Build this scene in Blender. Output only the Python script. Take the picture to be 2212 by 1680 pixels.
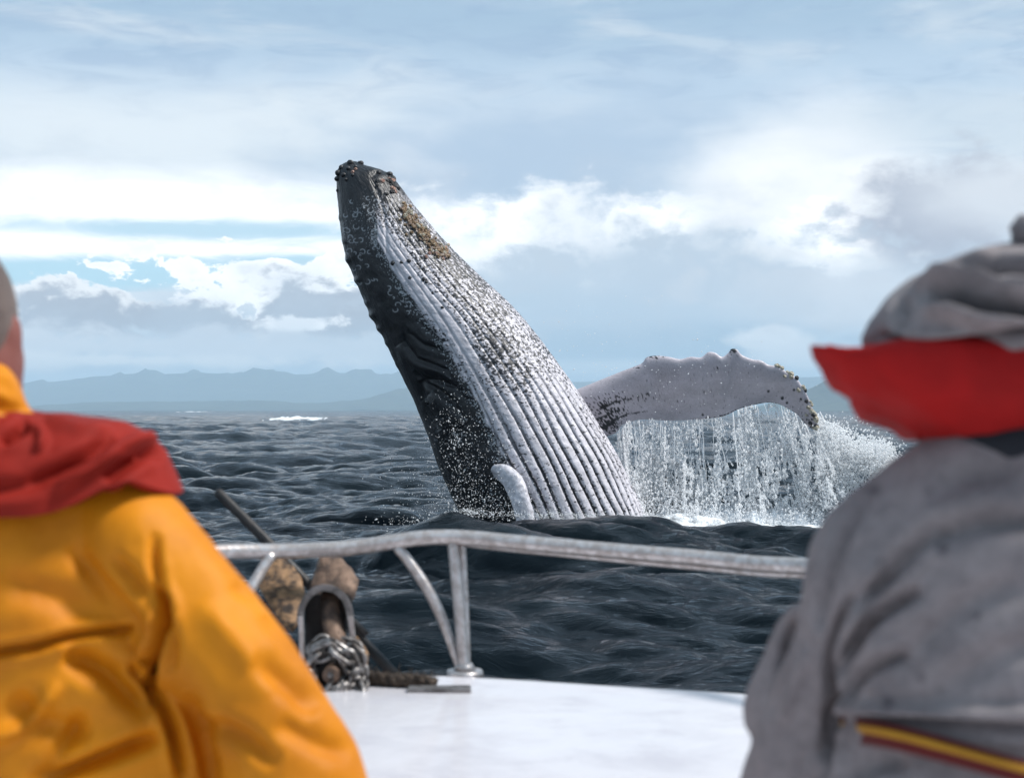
import bpy, bmesh, math, random
import numpy as np
from mathutils import Vector

random.seed(7)
rng = np.random.default_rng(11)
for o in list(bpy.data.objects):
    bpy.data.objects.remove(o)
scene = bpy.context.scene
COL = scene.collection

# ------------------------------------------------------------------ camera
F_PX = 2212 * 50.0 / 36.0            # focal length in units of a 2212 px wide picture
CAM_Z = 2.0
PITCH = math.atan(45 / F_PX)
cam_d = bpy.data.cameras.new("camera")
cam_d.lens = 50; cam_d.sensor_width = 36
cam_d.clip_start = 0.05; cam_d.clip_end = 30000
cam_d.dof.use_dof = True
cam_d.dof.focus_distance = 24.0
cam_d.dof.aperture_fstop = 4.6
cam_d.dof.aperture_blades = 0
cam = bpy.data.objects.new("camera", cam_d)
cam.location = (0, 0, CAM_Z)
cam.rotation_euler = (math.pi / 2 + PITCH, 0, 0)
COL.objects.link(cam)
scene.camera = cam

# ------------------------------------------------------------------ exposure
scene.view_settings.view_transform = 'Standard'
scene.view_settings.look = 'None'
scene.view_settings.gamma = 1
scene.view_settings.use_curve_mapping = False
scene.view_settings.exposure = 0.70
scene.render.engine = 'CYCLES'
scene.cycles.use_denoising = True
scene.cycles.max_bounces = 12
scene.cycles.diffuse_bounces = 7
scene.cycles.transparent_max_bounces = 20
scene.cycles.glossy_bounces = 3
scene.cycles.volume_bounces = 1
scene.cycles.caustics_reflective = False
scene.cycles.caustics_refractive = False

# ------------------------------------------------------------------ sun
SUN_EL, SUN_AZ = 53.0, 94.0           # azimuth clockwise from +Y
sun_d = bpy.data.lights.new("sun", 'SUN')
sun_d.energy = 3.0
sun_d.angle = math.radians(10)
sun_d.color = (1.0, 0.97, 0.93)
sun = bpy.data.objects.new("sun", sun_d)
d = Vector((math.sin(math.radians(SUN_AZ)) * math.cos(math.radians(SUN_EL)),
            math.cos(math.radians(SUN_AZ)) * math.cos(math.radians(SUN_EL)), math.sin(math.radians(SUN_EL))))
sun.rotation_euler = d.to_track_quat('Z', 'Y').to_euler()
sun.location = (30, 10, 60)
COL.objects.link(sun)

# ------------------------------------------------------------------ sky
class NT:
    """small helper to write node trees as expressions"""
    def __init__(s, tree):
        s.t = tree; s.n = tree.nodes; s.l = tree.links
    def new(s, typ, **kw):
        n = s.n.new(typ)
        for k, v in kw.items():
            setattr(n, k, v)
        return n
    def put(s, sock, v):
        if hasattr(v, 'is_output'):
            s.l.new(v, sock)
        elif v is not None:
            if sock.type == 'RGBA' and len(v) == 3:
                v = (*v, 1)
            sock.default_value = v
    def math(s, op, a, b=None, c=None, clamp=False):
        n = s.new('ShaderNodeMath', operation=op, use_clamp=clamp)
        for i, v in enumerate((a, b, c)):
            if v is not None:
                s.put(n.inputs[i], v)
        return n.outputs[0]
    def vec(s, op, a, b=None):
        n = s.new('ShaderNodeVectorMath', operation=op)
        s.put(n.inputs[0], a)
        if b is not None:
            s.put(n.inputs[1], b)
        return n.outputs['Value'] if op in ('LENGTH', 'DOT_PRODUCT') else n.outputs[0]
    def noise(s, vec, scale, detail=4, rough=0.5, distortion=0.0, out='Fac'):
        n = s.new('ShaderNodeTexNoise')
        if vec is not None:
            s.put(n.inputs['Vector'], vec)
        n.inputs['Scale'].default_value = scale
        n.inputs['Detail'].default_value = detail
        n.inputs['Roughness'].default_value = rough
        n.inputs['Distortion'].default_value = distortion
        return n.outputs[out]
    def step(s, v, a, b, lo=0.0, hi=1.0):
        n = s.new('ShaderNodeMapRange', interpolation_type='SMOOTHSTEP')
        s.put(n.inputs[0], v)
        for i, q in enumerate((a, b, lo, hi)):
            s.put(n.inputs[i + 1], q)
        return n.outputs[0]
    def mix(s, f, a, b):
        n = s.new('ShaderNodeMix', data_type='RGBA')
        s.put(n.inputs[0], f); s.put(n.inputs[6], a); s.put(n.inputs[7], b)
        return n.outputs[2]
    def ramp(s, f, stops, interp='EASE'):
        n = s.new('ShaderNodeValToRGB')
        n.color_ramp.interpolation = interp
        el = n.color_ramp.elements
        while len(el) < len(stops):
            el.new(0.5)
        for e, (p, c) in zip(el, stops):
            e.position = p
            e.color = (*c, 1)
        s.put(n.inputs[0], f)
        return n.outputs[0]

world = bpy.data.worlds.new("World")
scene.world = world
world.use_nodes = True
W = NT(world.node_tree)
W.n.clear()
SKY_STRENGTH = 0.1
sky = W.new('ShaderNodeTexSky', sky_type='NISHITA')
sky.sun_disc = False
sky.sun_elevation = math.radians(SUN_EL)
sky.sun_rotation = math.radians(SUN_AZ)
tc = W.new('ShaderNodeTexCoord')
dirv = W.vec('NORMALIZE', tc.outputs['Generated'])
sep = W.new('ShaderNodeSeparateXYZ'); W.put(sep.inputs[0], dirv)
az = W.math('ARCTAN2', sep.outputs[0], sep.outputs[1])
el = W.math('ARCSINE', sep.outputs[2])
K = F_PX / 1000
U = W.math('MULTIPLY', az, K)
V = W.math('MULTIPLY', el, K)
cmb = W.new('ShaderNodeCombineXYZ'); W.put(cmb.inputs[0], U); W.put(cmb.inputs[1], V)
UV = cmb.outputs[0]
# big seamless noises live on the direction itself, so that there is no seam behind the camera
stretch = W.vec('MULTIPLY', dirv, (1.0, 1.0, 4.5))
streak = W.noise(stretch, 6.0, 6, 0.55, 0.6)
streak2 = W.noise(W.vec('ADD', stretch, (4.2, 1.1, 7.7)), 16.0, 5, 0.6, 0.9)
puff = W.noise(W.vec('MULTIPLY', dirv, (1.0, 1.0, 1.7)), 26.0, 9, 0.58, 0.15)
puff2 = W.noise(W.vec('ADD', W.vec('MULTIPLY', dirv, (1.0, 1.0, 1.5)), (3.1, 5.2, 1.9)), 9.0, 8, 0.55, 0.2)
soft = W.noise(W.vec('MULTIPLY', dirv, (1.0, 1.0, 2.6)), 11.0, 7, 0.55, 0.3)

# horizon to zenith, colours of high thin overcast
base = W.ramp(W.math('MULTIPLY', V, 1 / 4.9), [
    (0.000, (0.56, 0.70, 0.84)), (0.022, (0.66, 0.77, 0.87)), (0.055, (0.78, 0.85, 0.91)),
    (0.085, (0.84, 0.89, 0.93)), (0.110, (0.69, 0.78, 0.87)), (0.140, (0.49, 0.62, 0.76)),
    (0.170, (0.36, 0.50, 0.65)), (0.200, (0.32, 0.45, 0.59)), (0.40, (0.31, 0.44, 0.55)), (1.0, (0.31, 0.40, 0.48))])
c = W.mix(W.math('MULTIPLY', W.step(streak, 0.45, 0.72), 0.55), base, (0.74, 0.79, 0.83))
c = W.mix(W.math('MULTIPLY', W.step(streak2, 0.42, 0.70), 0.50), c, (0.31, 0.43, 0.60))

def cloud(c, x, y, rx, ry, col, soft_=0.3, amp=0.6, nz=None, strength=1.0):
    """a cloud bank round one direction; x, y, rx, ry in thousandths of the focal length from the horizon point"""
    a0 = math.atan((x - 1106) / F_PX)
    u0, v0 = a0 * K, math.atan((885 - y) / F_PX * math.cos(a0)) * K
    q = W.vec('MULTIPLY', W.vec('SUBTRACT', UV, (u0, v0, 0)), (1000 / rx, 1000 / ry, 0))
    e = W.math('SUBTRACT', 1.0, W.vec('LENGTH', q))
    e = W.math('MULTIPLY_ADD', W.math('SUBTRACT', nz if nz is not None else soft, 0.5), amp * 3.0, e)
    m = W.step(e, -soft_, soft_, 0.0, strength)
    return W.mix(m, c, col)

WH = (1.26, 1.26, 1.26)
GR = (0.42, 0.44, 0.50)
c = cloud(c, 300, 300, 900, 110, (0.80, 0.86, 0.90), 0.8, 0.3, streak, 0.8)
c = cloud(c, 250, 445, 700, 70, WH, 0.5, 0.35, streak)
c = cloud(c, 300, 540, 800, 48, WH, 0.4, 0.3, streak)
c = cloud(c, 420, 497, 520, 20, (0.46, 0.70, 0.84), 0.75, 0.7, streak2, 0.9)
c = cloud(c, 230, 590, 430, 34, (0.50, 0.77, 0.90), 0.35, 0.4, streak2)
c = cloud(c, 660, 585, 230, 34, (0.52, 0.78, 0.90), 0.3, 0.4, streak2)
c = cloud(c, 560, 645, 330, 85, WH, 0.10, 1.7, puff)
c = cloud(c, 160, 660, 280, 50, (1.05, 1.05, 1.05), 0.14, 1.5, puff)
c = cloud(c, 330, 690, 280, 50, GR, 0.40, 1.7, puff)
c = cloud(c, 740, 685, 240, 60, GR, 0.35, 1.6, puff)
c = cloud(c, 640, 700, 90, 16, WH, 0.3, 1.8, puff)
c = cloud(c, 450, 755, 560, 36, (0.80, 0.83, 0.88), 0.5, 1.6, puff)
c = cloud(c, 250, 778, 340, 14, (1.0, 1.0, 1.0), 0.5, 1.2, puff)
c = cloud(c, 930, 375, 170, 55, (0.60, 0.66, 0.75), 0.6, 0.6, puff2)
c = cloud(c, 940, 330, 90, 40, (0.88, 0.92, 0.96), 0.5, 0.9, puff2, 0.7)
c = cloud(c, 1230, 355, 420, 130, (0.43, 0.55, 0.70), 0.7, 0.7, soft, 0.95)
c = cloud(c, 1190, 500, 330, 70, WH, 0.50, 1.2, puff)
c = cloud(c, 1370, 490, 130, 38, WH, 0.15, 1.3, puff)
c = cloud(c, 1740, 400, 230, 160, (1.02, 1.03, 1.04), 0.6, 0.5, puff2)
c = cloud(c, 1790, 530, 150, 100, WH, 0.35, 1.5, puff)
c = cloud(c, 2150, 250, 420, 60, (0.60, 0.69, 0.77), 0.7, 0.6, streak, 0.7)
c = cloud(c, 2030, 490, 170, 110, (0.44, 0.46, 0.54), 0.55, 1.0, puff)
c = cloud(c, 2250, 420, 260, 70, (0.72, 0.75, 0.80), 0.5, 0.6, puff2)
c = cloud(c, 1460, 615, 420, 100, (0.55, 0.64, 0.74), 0.55, 1.3, puff)
c = cloud(c, 1780, 640, 260, 60, (0.70, 0.75, 0.82), 0.45, 1.4, puff)
c = cloud(c, 1300, 700, 330, 70, (0.50, 0.62, 0.74), 0.7, 0.5, soft)
c = cloud(c, 1400, 752, 480, 42, (0.34, 0.48, 0.62), 0.7, 0.5, soft, 0.85)
c = cloud(c, 1660, 730, 70, 22, (0.85, 0.90, 0.95), 0.5, 0.9, puff)
c = cloud(c, 1740, 770, 110, 26, (0.85, 0.90, 0.95), 0.5, 0.9, puff)
c = cloud(c, 1360, 795, 260, 16, (0.70, 0.79, 0.87), 0.7, 0.5, soft)
low_sky = W.math('MULTIPLY', W.step(V, 0.10, 0.16), W.step(V, 0.62, 0.42))
c = W.mix(W.math('MULTIPLY', W.math('MULTIPLY', W.step(puff2, 0.50, 0.66), low_sky), 0.42), c, (0.52, 0.60, 0.70))
c = W.mix(W.math('MULTIPLY', W.math('MULTIPLY', W.step(puff, 0.53, 0.68), low_sky), 0.25), c, (0.60, 0.64, 0.70))
cc = W.vec('SCALE', c); cc.node.inputs['Scale'].default_value = 0.71 / SKY_STRENGTH
# thin places let the clear sky through
clear = W.math('MULTIPLY', W.step(streak2, 0.55, 0.75), 0.06)
final = W.mix(clear, cc, sky.outputs[0])
bg = W.new('ShaderNodeBackground'); W.put(bg.inputs[0], final); bg.inputs[1].default_value = SKY_STRENGTH
out = W.new('ShaderNodeOutputWorld'); W.l.new(bg.outputs[0], out.inputs[0])
world.cycles.sampling_method = 'MANUAL'
world.cycles.sample_map_resolution = 512

# ------------------------------------------------------------------ helpers
CP, SP = math.cos(PITCH), math.sin(PITCH)
def pt(x, y, D):
    """the point at depth D metres that the photograph shows at (x, y) of 2212 x 1680"""
    dx, dy = (x - 1106) / F_PX, (840 - y) / F_PX
    v = (dx, CP - dy * SP, SP + dy * CP)
    k = D / v[1]
    return Vector((v[0] * k, D, CAM_Z + v[2] * k))

def proj(P):
    P = np.asarray(P, float)
    x, y, z = P[:, 0], P[:, 1], P[:, 2] - CAM_Z
    f = y * CP + z * SP
    u = -y * SP + z * CP
    f = np.where(np.abs(f) < 1e-6, 1e-6, f)
    return 1106 + F_PX * x / f, 840 - F_PX * u / f

_perm = np.random.default_rng(5).permutation(256)
_perm = np.concatenate([_perm, _perm, _perm])
_grad = np.random.default_rng(6).normal(size=(256, 3)); _grad /= np.linalg.norm(_grad, axis=1)[:, None]
def perlin(x, y, z=None):
    x = np.asarray(x, float); y = np.asarray(y, float)
    z = np.zeros_like(x) + (0.37 if z is None else z)
    xi, yi, zi = np.floor(x).astype(int), np.floor(y).astype(int), np.floor(z).astype(int)
    xf, yf, zf = x - xi, y - yi, z - zi
    f = lambda t: t * t * t * (t * (t * 6 - 15) + 10)
    u, v, w = f(xf), f(yf), f(zf)
    def g(a, b, c_):
        h = _perm[_perm[_perm[(xi + a) & 255] + ((yi + b) & 255)] + ((zi + c_) & 255)]
        G = _grad[h]
        return G[..., 0] * (xf - a) + G[..., 1] * (yf - b) + G[..., 2] * (zf - c_)
    def lerp(a, b, t): return a + t * (b - a)
    return 1.5 * lerp(lerp(lerp(g(0, 0, 0), g(1, 0, 0), u), lerp(g(0, 1, 0), g(1, 1, 0), u), v),
                      lerp(lerp(g(0, 0, 1), g(1, 0, 1), u), lerp(g(0, 1, 1), g(1, 1, 1), u), v), w)
def fbm(x, y, z=None, oct=4, rough=0.5):
    s, a, k = 0, 1.0, 1.0
    z = 0.37 if z is None else z
    for i in range(oct):
        s = s + a * perlin(np.asarray(x) * k + 17.3 * i, np.asarray(y) * k + 9.1 * i, np.asarray(z) * k + 3.3 * i)
        a *= rough; k *= 2.03
    return s
def sstep(v, a, b):
    t = np.clip((v - a) / (b - a), 0, 1)
    return t * t * (3 - 2 * t)
def catmull(pts, n):
    """smooth curve through pts (k x d), n samples evenly along its length"""
    P = np.asarray(pts, float)
    Q = np.vstack([2 * P[0] - P[1], P, 2 * P[-1] - P[-2]])
    t = np.linspace(0, 1, 24, endpoint=False)[:, None]
    segs = []
    for i in range(1, len(Q) - 2):
        a, b, c_, e = Q[i - 1], Q[i], Q[i + 1], Q[i + 2]
        segs.append(0.5 * (2 * b + (c_ - a) * t + (2 * a - 5 * b + 4 * c_ - e) * t ** 2 + (3 * b - a - 3 * c_ + e) * t ** 3))
    S = np.vstack(segs + [P[-1:]])
    L = np.concatenate([[0], np.cumsum(np.linalg.norm(np.diff(S, axis=0), axis=1))])
    q = np.linspace(0, L[-1], n)
    return np.stack([np.interp(q, L, S[:, k]) for k in range(S.shape[1])], 1)
def polydist(X, Y, line):
    """distance to a polyline and the position 0..1 along it"""
    best = np.full(X.shape, 1e9); par = np.zeros(X.shape)
    L = np.asarray(line, float); n = len(L) - 1
    for i in range(n):
        a, b = L[i], L[i + 1]
        dx, dy = b - a
        t = np.clip(((X - a[0]) * dx + (Y - a[1]) * dy) / (dx * dx + dy * dy + 1e-12), 0, 1)
        dd = np.hypot(X - a[0] - t * dx, Y - a[1] - t * dy)
        m = dd < best
        best = np.where(m, dd, best); par = np.where(m, (i + t) / n, par)
    return best, par

def mesh_np(name, V_, F_, smooth=True):
    me = bpy.data.meshes.new(name)
    V_ = np.asarray(V_, np.float32); F_ = np.asarray(F_, np.int32)
    me.vertices.add(len(V_)); me.vertices.foreach_set("co", V_.ravel())
    k = F_.shape[1]
    me.loops.add(F_.size); me.loops.foreach_set("vertex_index", F_.ravel())
    me.polygons.add(len(F_))
    me.polygons.foreach_set("loop_start", np.arange(len(F_), dtype=np.int32) * k)
    me.polygons.foreach_set("loop_total", np.full(len(F_), k, np.int32))
    me.polygons.foreach_set("use_smooth", np.full(len(F_), smooth))
    me.update(calc_edges=True); me.validate()
    return me
def link(name, me, mat=None, parent=None, **props):
    o = bpy.data.objects.new(name, me)
    COL.objects.link(o)
    if mat is not None and me is not None and len(me.materials) == 0:
        me.materials.append(mat)
    if parent is not None:
        o.parent = parent
        o.matrix_parent_inverse = parent.matrix_world.inverted() if False else parent.matrix_basis.inverted()
    for k, v in props.items():
        o[k] = v
    return o
def thing(name, loc, label, category, group=None):
    o = bpy.data.objects.new(name, None)
    o.location = loc; o.empty_display_size = 0.1
    COL.objects.link(o)
    o['label'] = label; o['category'] = category
    if group: o['group'] = group
    return o
def grid_faces(nr, nc, closed=False):
    i = np.arange(nr - 1)[:, None]; j = np.arange(nc if closed else nc - 1)[None, :]
    j2 = (j + 1) % nc
    a = i * nc + j; b = i * nc + j2; c_ = (i + 1) * nc + j2; d_ = (i + 1) * nc + j
    return np.stack([a, b, c_, d_], -1).reshape(-1, 4)
def attr_color(me, name, rgb):
    at = me.color_attributes.new(name, 'FLOAT_COLOR', 'POINT')
    a = np.ones((len(me.vertices), 4), np.float32); a[:, :3] = rgb
    at.data.foreach_set("color", a.ravel())
def attr_float(me, name, v):
    at = me.attributes.new(name, 'FLOAT', 'POINT')
    at.data.foreach_set("value", np.asarray(v, np.float32))

class MB:
    """collects quads/triangles of tubes, boxes and lofts; build() links them as one mesh object"""
    def __init__(s): s.v = []; s.f = []
    def add(s, V_, F_):
        k = len(s.v)
        s.v += [tuple(map(float, p)) for p in V_]
        s.f += [tuple(int(i) + k for i in q) for q in F_]
        return s
    def tube(s, pts, r, seg=14, n=None, flat=1.0, caps=True, up=None):
        P = np.array([tuple(p) for p in pts], float)
        R = np.array([r] * len(P) if np.isscalar(r) else r, float)
        if n:
            Q = catmull(np.hstack([P, R[:, None]]), n); P, R = Q[:, :3], Q[:, 3]
        T = np.gradient(P, axis=0); T /= np.linalg.norm(T, axis=1)[:, None]
        a = np.array(up if up is not None else ((0, 0, 1) if abs(T[0][2]) < 0.9 else (1, 0, 0)), float)
        th = np.linspace(0, 2 * math.pi, seg, endpoint=False)
        V_ = []
        for p, t, rr in zip(P, T, R):
            a = a - t * np.dot(a, t); a /= np.linalg.norm(a)
            b = np.cross(t, a)
            V_ += [p + rr * (np.cos(q) * b + flat * np.sin(q) * a) for q in th]
        F_ = [tuple(q) for q in grid_faces(len(P), seg, True)]
        if caps:
            F_ += [tuple(range(seg - 1, -1, -1)), tuple(range((len(P) - 1) * seg, len(P) * seg))]
        return s.add(V_, F_)
    def capsule(s, pts, r, seg=16, n=None, flat=1.0, up=None):
        """tube with rounded ends"""
        P = [Vector(tuple(p)) for p in pts]; R = [r] * len(P) if np.isscalar(r) else list(r)
        d0 = (P[0] - P[1]).normalized(); d1 = (P[-1] - P[-2]).normalized()
        if n:
            Q = catmull(np.hstack([np.array([tuple(p) for p in P]), np.array(R)[:, None]]), n)
            P = [Vector(q[:3]) for q in Q]; R = list(Q[:, 3])
        pre = [(P[0] + d0 * R[0] * math.sin(a), max(R[0] * math.cos(a), 1e-4)) for a in (1.5, 1.2, .8, .4)]
        post = [(P[-1] + d1 * R[-1] * math.sin(a), max(R[-1] * math.cos(a), 1e-4)) for a in (.4, .8, 1.2, 1.5)]
        return s.tube([p for p, _ in pre] + P + [p for p, _ in post], [q for _, q in pre] + R + [q for _, q in post], seg, None, flat, True, up)
    def ellipsoid(s, c_, r, seg=24, rings=14):
        V_ = []
        for i in range(1, rings):
            a = math.pi * i / rings
            V_ += [(c_[0] + r[0] * math.sin(a) * math.cos(b), c_[1] + r[1] * math.sin(a) * math.sin(b), c_[2] - r[2] * math.cos(a))
                   for b in np.linspace(0, 2 * math.pi, seg, endpoint=False)]
        F_ = [tuple(q) for q in grid_faces(rings - 1, seg, True)]
        F_ += [tuple(range(seg - 1, -1, -1)), tuple(range((rings - 2) * seg, (rings - 1) * seg))]
        return s.add(V_, F_)
    def hloft(s, rings, seg=48, power=2.3, n=None):
        """horizontal superellipse rings (z, cx, cy, rx, ry)"""
        R = np.array(rings, float)
        if n: R = catmull(R, n)
        th = np.linspace(0, 2 * math.pi, seg, endpoint=False)
        cx = np.sign(np.cos(th)) * np.abs(np.cos(th)) ** (2 / power); sy = np.sign(np.sin(th)) * np.abs(np.sin(th)) ** (2 / power)
        V_ = [(q[1] + q[3] * a, q[2] + q[4] * b, q[0]) for q in R for a, b in zip(cx, sy)]
        F_ = [tuple(q) for q in grid_faces(len(R), seg, True)]
        F_ += [tuple(range(seg - 1, -1, -1)), tuple(range((len(R) - 1) * seg, len(R) * seg))]
        return s.add(V_, F_)
    def box(s, c_, half, rot=None):
        V_ = [Vector((x * half[0], y * half[1], z * half[2])) for x in (-1, 1) for y in (-1, 1) for z in (-1, 1)]
        if rot is not None: V_ = [rot @ q for q in V_]
        return s.add([q + Vector(c_) for q in V_], [(0, 1, 3, 2), (4, 6, 7, 5), (0, 4, 5, 1), (2, 3, 7, 6), (0, 2, 6, 4), (1, 5, 7, 3)])
    def mesh(s, name, smooth=True):
        me = bpy.data.meshes.new(name)
        me.from_pydata(s.v, [], s.f)
        bm = bmesh.new(); bm.from_mesh(me); bmesh.ops.recalc_face_normals(bm, faces=bm.faces); bm.to_mesh(me); bm.free()
        if smooth:
            me.polygons.foreach_set("use_smooth", np.ones(len(me.polygons), bool))
        return me
    def build(s, name, mat, parent=None, smooth=True, bevel=0, **props):
        o = link(name, s.mesh(name, smooth), mat, parent, **props)
        if bevel:
            m = o.modifiers.new("bevel", 'BEVEL'); m.width = bevel; m.segments = 2; m.limit_method = 'ANGLE'
        return o

def evaluated(me, mods):
    """the mesh me after a list of (modifier type, settings)"""
    o = bpy.data.objects.new("work", me); COL.objects.link(o)
    for typ, kw in mods:
        m = o.modifiers.new("m", typ)
        for k, v in kw.items(): setattr(m, k, v)
    dg = bpy.context.evaluated_depsgraph_get(); dg.update()
    r = bpy.data.meshes.new_from_object(o.evaluated_get(dg))
    bpy.data.objects.remove(o)
    return r
def get_co(me):
    a = np.empty(len(me.vertices) * 3, np.float32); me.vertices.foreach_get("co", a); return a.reshape(-1, 3).astype(float)
def get_no(me):
    a = np.empty(len(me.vertices) * 3, np.float32); me.vertex_normals.foreach_get("vector", a); return a.reshape(-1, 3).astype(float)
def set_co(me, P):
    me.vertices.foreach_set("co", np.asarray(P, np.float32).ravel()); me.update()

# ------------------------------------------------------------------ materials
def material(name, build):
    m = bpy.data.materials.new(name); m.use_nodes = True
    t = NT(m.node_tree); t.n.clear()
    o = t.new('ShaderNodeOutputMaterial'); b = t.new('ShaderNodeBsdfPrincipled')
    t.l.new(b.outputs[0], o.inputs[0])
    t.bsdf = b; t.out = o
    build(t)
    return m
def bump(t, h, dist, strength=1.0, normal=None):
    n = t.new('ShaderNodeBump'); t.put(n.inputs['Height'], h)
    n.inputs['Distance'].default_value = dist; n.inputs['Strength'].default_value = strength
    if normal is not None: t.l.new(normal, n.inputs['Normal'])
    return n.outputs[0]
def objco(t, which='Object'):
    return t.new('ShaderNodeTexCoord').outputs[which]
def worldpos(t):
    return t.new('ShaderNodeNewGeometry').outputs['Position']
def simple(name, c1, c2, scale=8, rough=(0.4, 0.6), metal=0.0, bump_d=0.002, bscale=60, spec=0.5, sheen=0.0):
    def f(t):
        p = worldpos(t)
        n = t.noise(p, scale, 6, 0.6, 0.3)
        t.put(t.bsdf.inputs['Base Color'], t.mix(t.step(n, 0.35, 0.65), c1, c2))
        t.put(t.bsdf.inputs['Roughness'], t.step(n, 0.3, 0.7, rough[0], rough[1]))
        t.bsdf.inputs['Metallic'].default_value = metal
        t.bsdf.inputs['Specular IOR Level'].default_value = spec
        t.bsdf.inputs['Sheen Weight'].default_value = sheen
        t.put(t.bsdf.inputs['Normal'], bump(t, t.noise(p, bscale, 4, 0.6), bump_d))
    return material(name, f)
# ------------------------------------------------------------------ the sea
def spectrum_tile(n, L, wind, lo, hi, seed, wdir, spread):
    k1 = 2 * math.pi * np.fft.fftfreq(n, L / n)
    kx, ky = np.meshgrid(k1, k1, indexing='ij')
    k = np.hypot(kx, ky); k[0, 0] = 1e-6
    Lw = wind * wind / 9.81
    ph = np.exp(-1 / (k * Lw) ** 2) / k ** 4
    c_ = (kx * math.cos(wdir) + ky * math.sin(wdir)) / k
    ph *= np.abs(c_) ** spread * np.where(c_ < 0, 0.25, 1) + 0.03
    ph *= np.exp(-(k * lo / 6.283) ** 2) * (k > 6.283 / hi)
    r = np.random.default_rng(seed)
    h = (r.normal(size=k.shape) + 1j * r.normal(size=k.shape)) * np.sqrt(ph)
    H = np.fft.ifft2(h).real
    s = 1 / H.std()
    Dx = np.fft.ifft2(-1j * kx / k * h).real * s
    Dy = np.fft.ifft2(-1j * ky / k * h).real * s
    return H * s, Dx, Dy
def sample(tile, x, y, L):
    n = tile[0].shape[0]
    u = (x / L * n) % n; v = (y / L * n) % n
    i = np.floor(u).astype(int) % n; j = np.floor(v).astype(int) % n
    a = u - np.floor(u); b = v - np.floor(v)
    i2, j2 = (i + 1) % n, (j + 1) % n
    return [t[i, j] * (1 - a) * (1 - b) + t[i2, j] * a * (1 - b) + t[i, j2] * (1 - a) * b + t[i2, j2] * a * b for t in tile]
WD = math.radians(-72)
tileA = spectrum_tile(640, 23.0, 2.7, 0.16, 5.0, 3, WD, 4)
tileB = spectrum_tile(640, 141.0, 5.4, 0.9, 50.0, 8, WD + 0.30, 4)

# swell crest that stands before the whale: height above still water by direction
_cx = [300, 620, 800, 880, 960, 1000, 1060, 1150, 1250, 1400, 1500, 1650, 1790, 1900, 2300]
_cy = [1185, 1180, 1160, 1137, 1122, 1112, 1113, 1118, 1123, 1129, 1145, 1150, 1153, 1156, 1170]
def crest(x, y):
    D0 = 20.0 + 0.7 * np.sin(x * 0.5)
    px = 1106 + F_PX * x / D0
    zc = CAM_Z - (np.interp(px, _cx, _cy) - 885) / F_PX * D0
    zc = (zc - 0.12) * sstep(px, 100, 700) * (1 - sstep(px, 2300, 2900))
    s = np.where(y < D0, 3.0, 1.5)
    return zc * np.exp(-((y - D0) / s) ** 2), np.exp(-((y - D0) / 2.2) ** 2)
def sea_surface(x, y):
    r = np.hypot(x, y)
    rot = 0.5
    xa, ya = x * math.cos(rot) - y * math.sin(rot), x * math.sin(rot) + y * math.cos(rot)
    hA, dxA, dyA = sample(tileA, xa, ya, 23.0)
    ca, sa = math.cos(rot), math.sin(rot)
    dxA, dyA = dxA * ca + dyA * sa, -dxA * sa + dyA * ca
    hB, dxB, dyB = sample(tileB, x, y, 141.0)
    aA = 0.098 / (1 + (r / 260) ** 2)
    aB = 0.21 * (0.5 + 0.5 * sstep(r, 5, 60)) / (1 + (r / 2500) ** 2)
    cz, near = crest(x, y)
    gust = 0.8 + 0.45 * fbm(x / 9, y / 7, 0.3, 2)
    calm = 1 - 0.6 * np.exp(-((x - 1.5) / 6) ** 2 - ((y - 23.5) / 3.6) ** 2)
    under = sstep(np.hypot((x + 0.4) / 2.6, (y - 1) / 4.5), 0.9, 1.6)
    aA = aA * gust * (0.55 + 0.45 * calm) * (1 + 0.5 * near * (r < 30)); aB = aB * calm * (1 - 0.7 * near)
    fine = 0.012 * fbm(x * 3.1, y * 3.1, 0.7, 3) / (1 + (r / 30) ** 2)
    z = (aA * hA + aB * hB) * (0.35 + 0.65 * under) + cz + fine
    return x + 1.05 * (aA * dxA + aB * dxB), y + 1.05 * (aA * dyA + aB * dyB), z, (hA * aA, hB * aB, aA, aB)
fine_ang = np.radians(np.linspace(-25, 25, 660))
coarse_ang = np.radians(np.linspace(25, 335, 64))[1:-1]
ang = np.concatenate([fine_ang, coarse_ang])
def geo(a, b, n): return np.geomspace(a, b, n, endpoint=False)
rad = np.concatenate([geo(0.6, 4, 30), geo(4, 8, 120), geo(8, 55, 420), geo(55, 400, 250), geo(400, 11500, 110), [11500]])
A, R_ = np.meshgrid(ang, rad)
x0, y0 = (R_ * np.sin(A)).ravel(), (R_ * np.cos(A)).ravel()
sx, sy, sz, (pA, pB, aA, aB) = sea_surface(x0, y0)
# whitecaps: breaking crests a few hundred metres off, and small ones nearer
foam = np.zeros_like(sz)
ppx, ppy = proj(np.stack([x0, y0, np.zeros_like(x0)], 1))
def whitecap(cx, cy, rx, ry, h, seed, dens=0.0):
    """a breaking crest at world position cx, cy"""
    global sz, foam
    e = np.clip(1 - ((x0 - cx) / rx) ** 2 - ((y0 - cy) / ry) ** 2, 0, 1)
    n = fbm(x0 / rx * 3.2 + seed, y0 / ry * 1.6, seed, 5, .65)
    f = sstep(e + 0.8 * n - 0.25 + dens, 0.1, 0.45) * (e > 0)
    sz = sz + h * e * (0.7 + 0.6 * n) * (e > 0)
    foam = np.maximum(foam, f)
def whitecap_px(x, y, w, h, seed, dens=0.0, dr=0.06):
    p = pt(x, y, 1.0); D = -CAM_Z / (p.z - CAM_Z)
    whitecap((x - 1106) / F_PX * D, D, w / F_PX * D / 2, D * dr, h, seed, dens)
whitecap_px(645, 909, 120, 0.55, 1.3, 0.12, 0.10)
whitecap_px(490, 935, 100, 0.12, 4.1, 0.0, 0.05)
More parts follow.
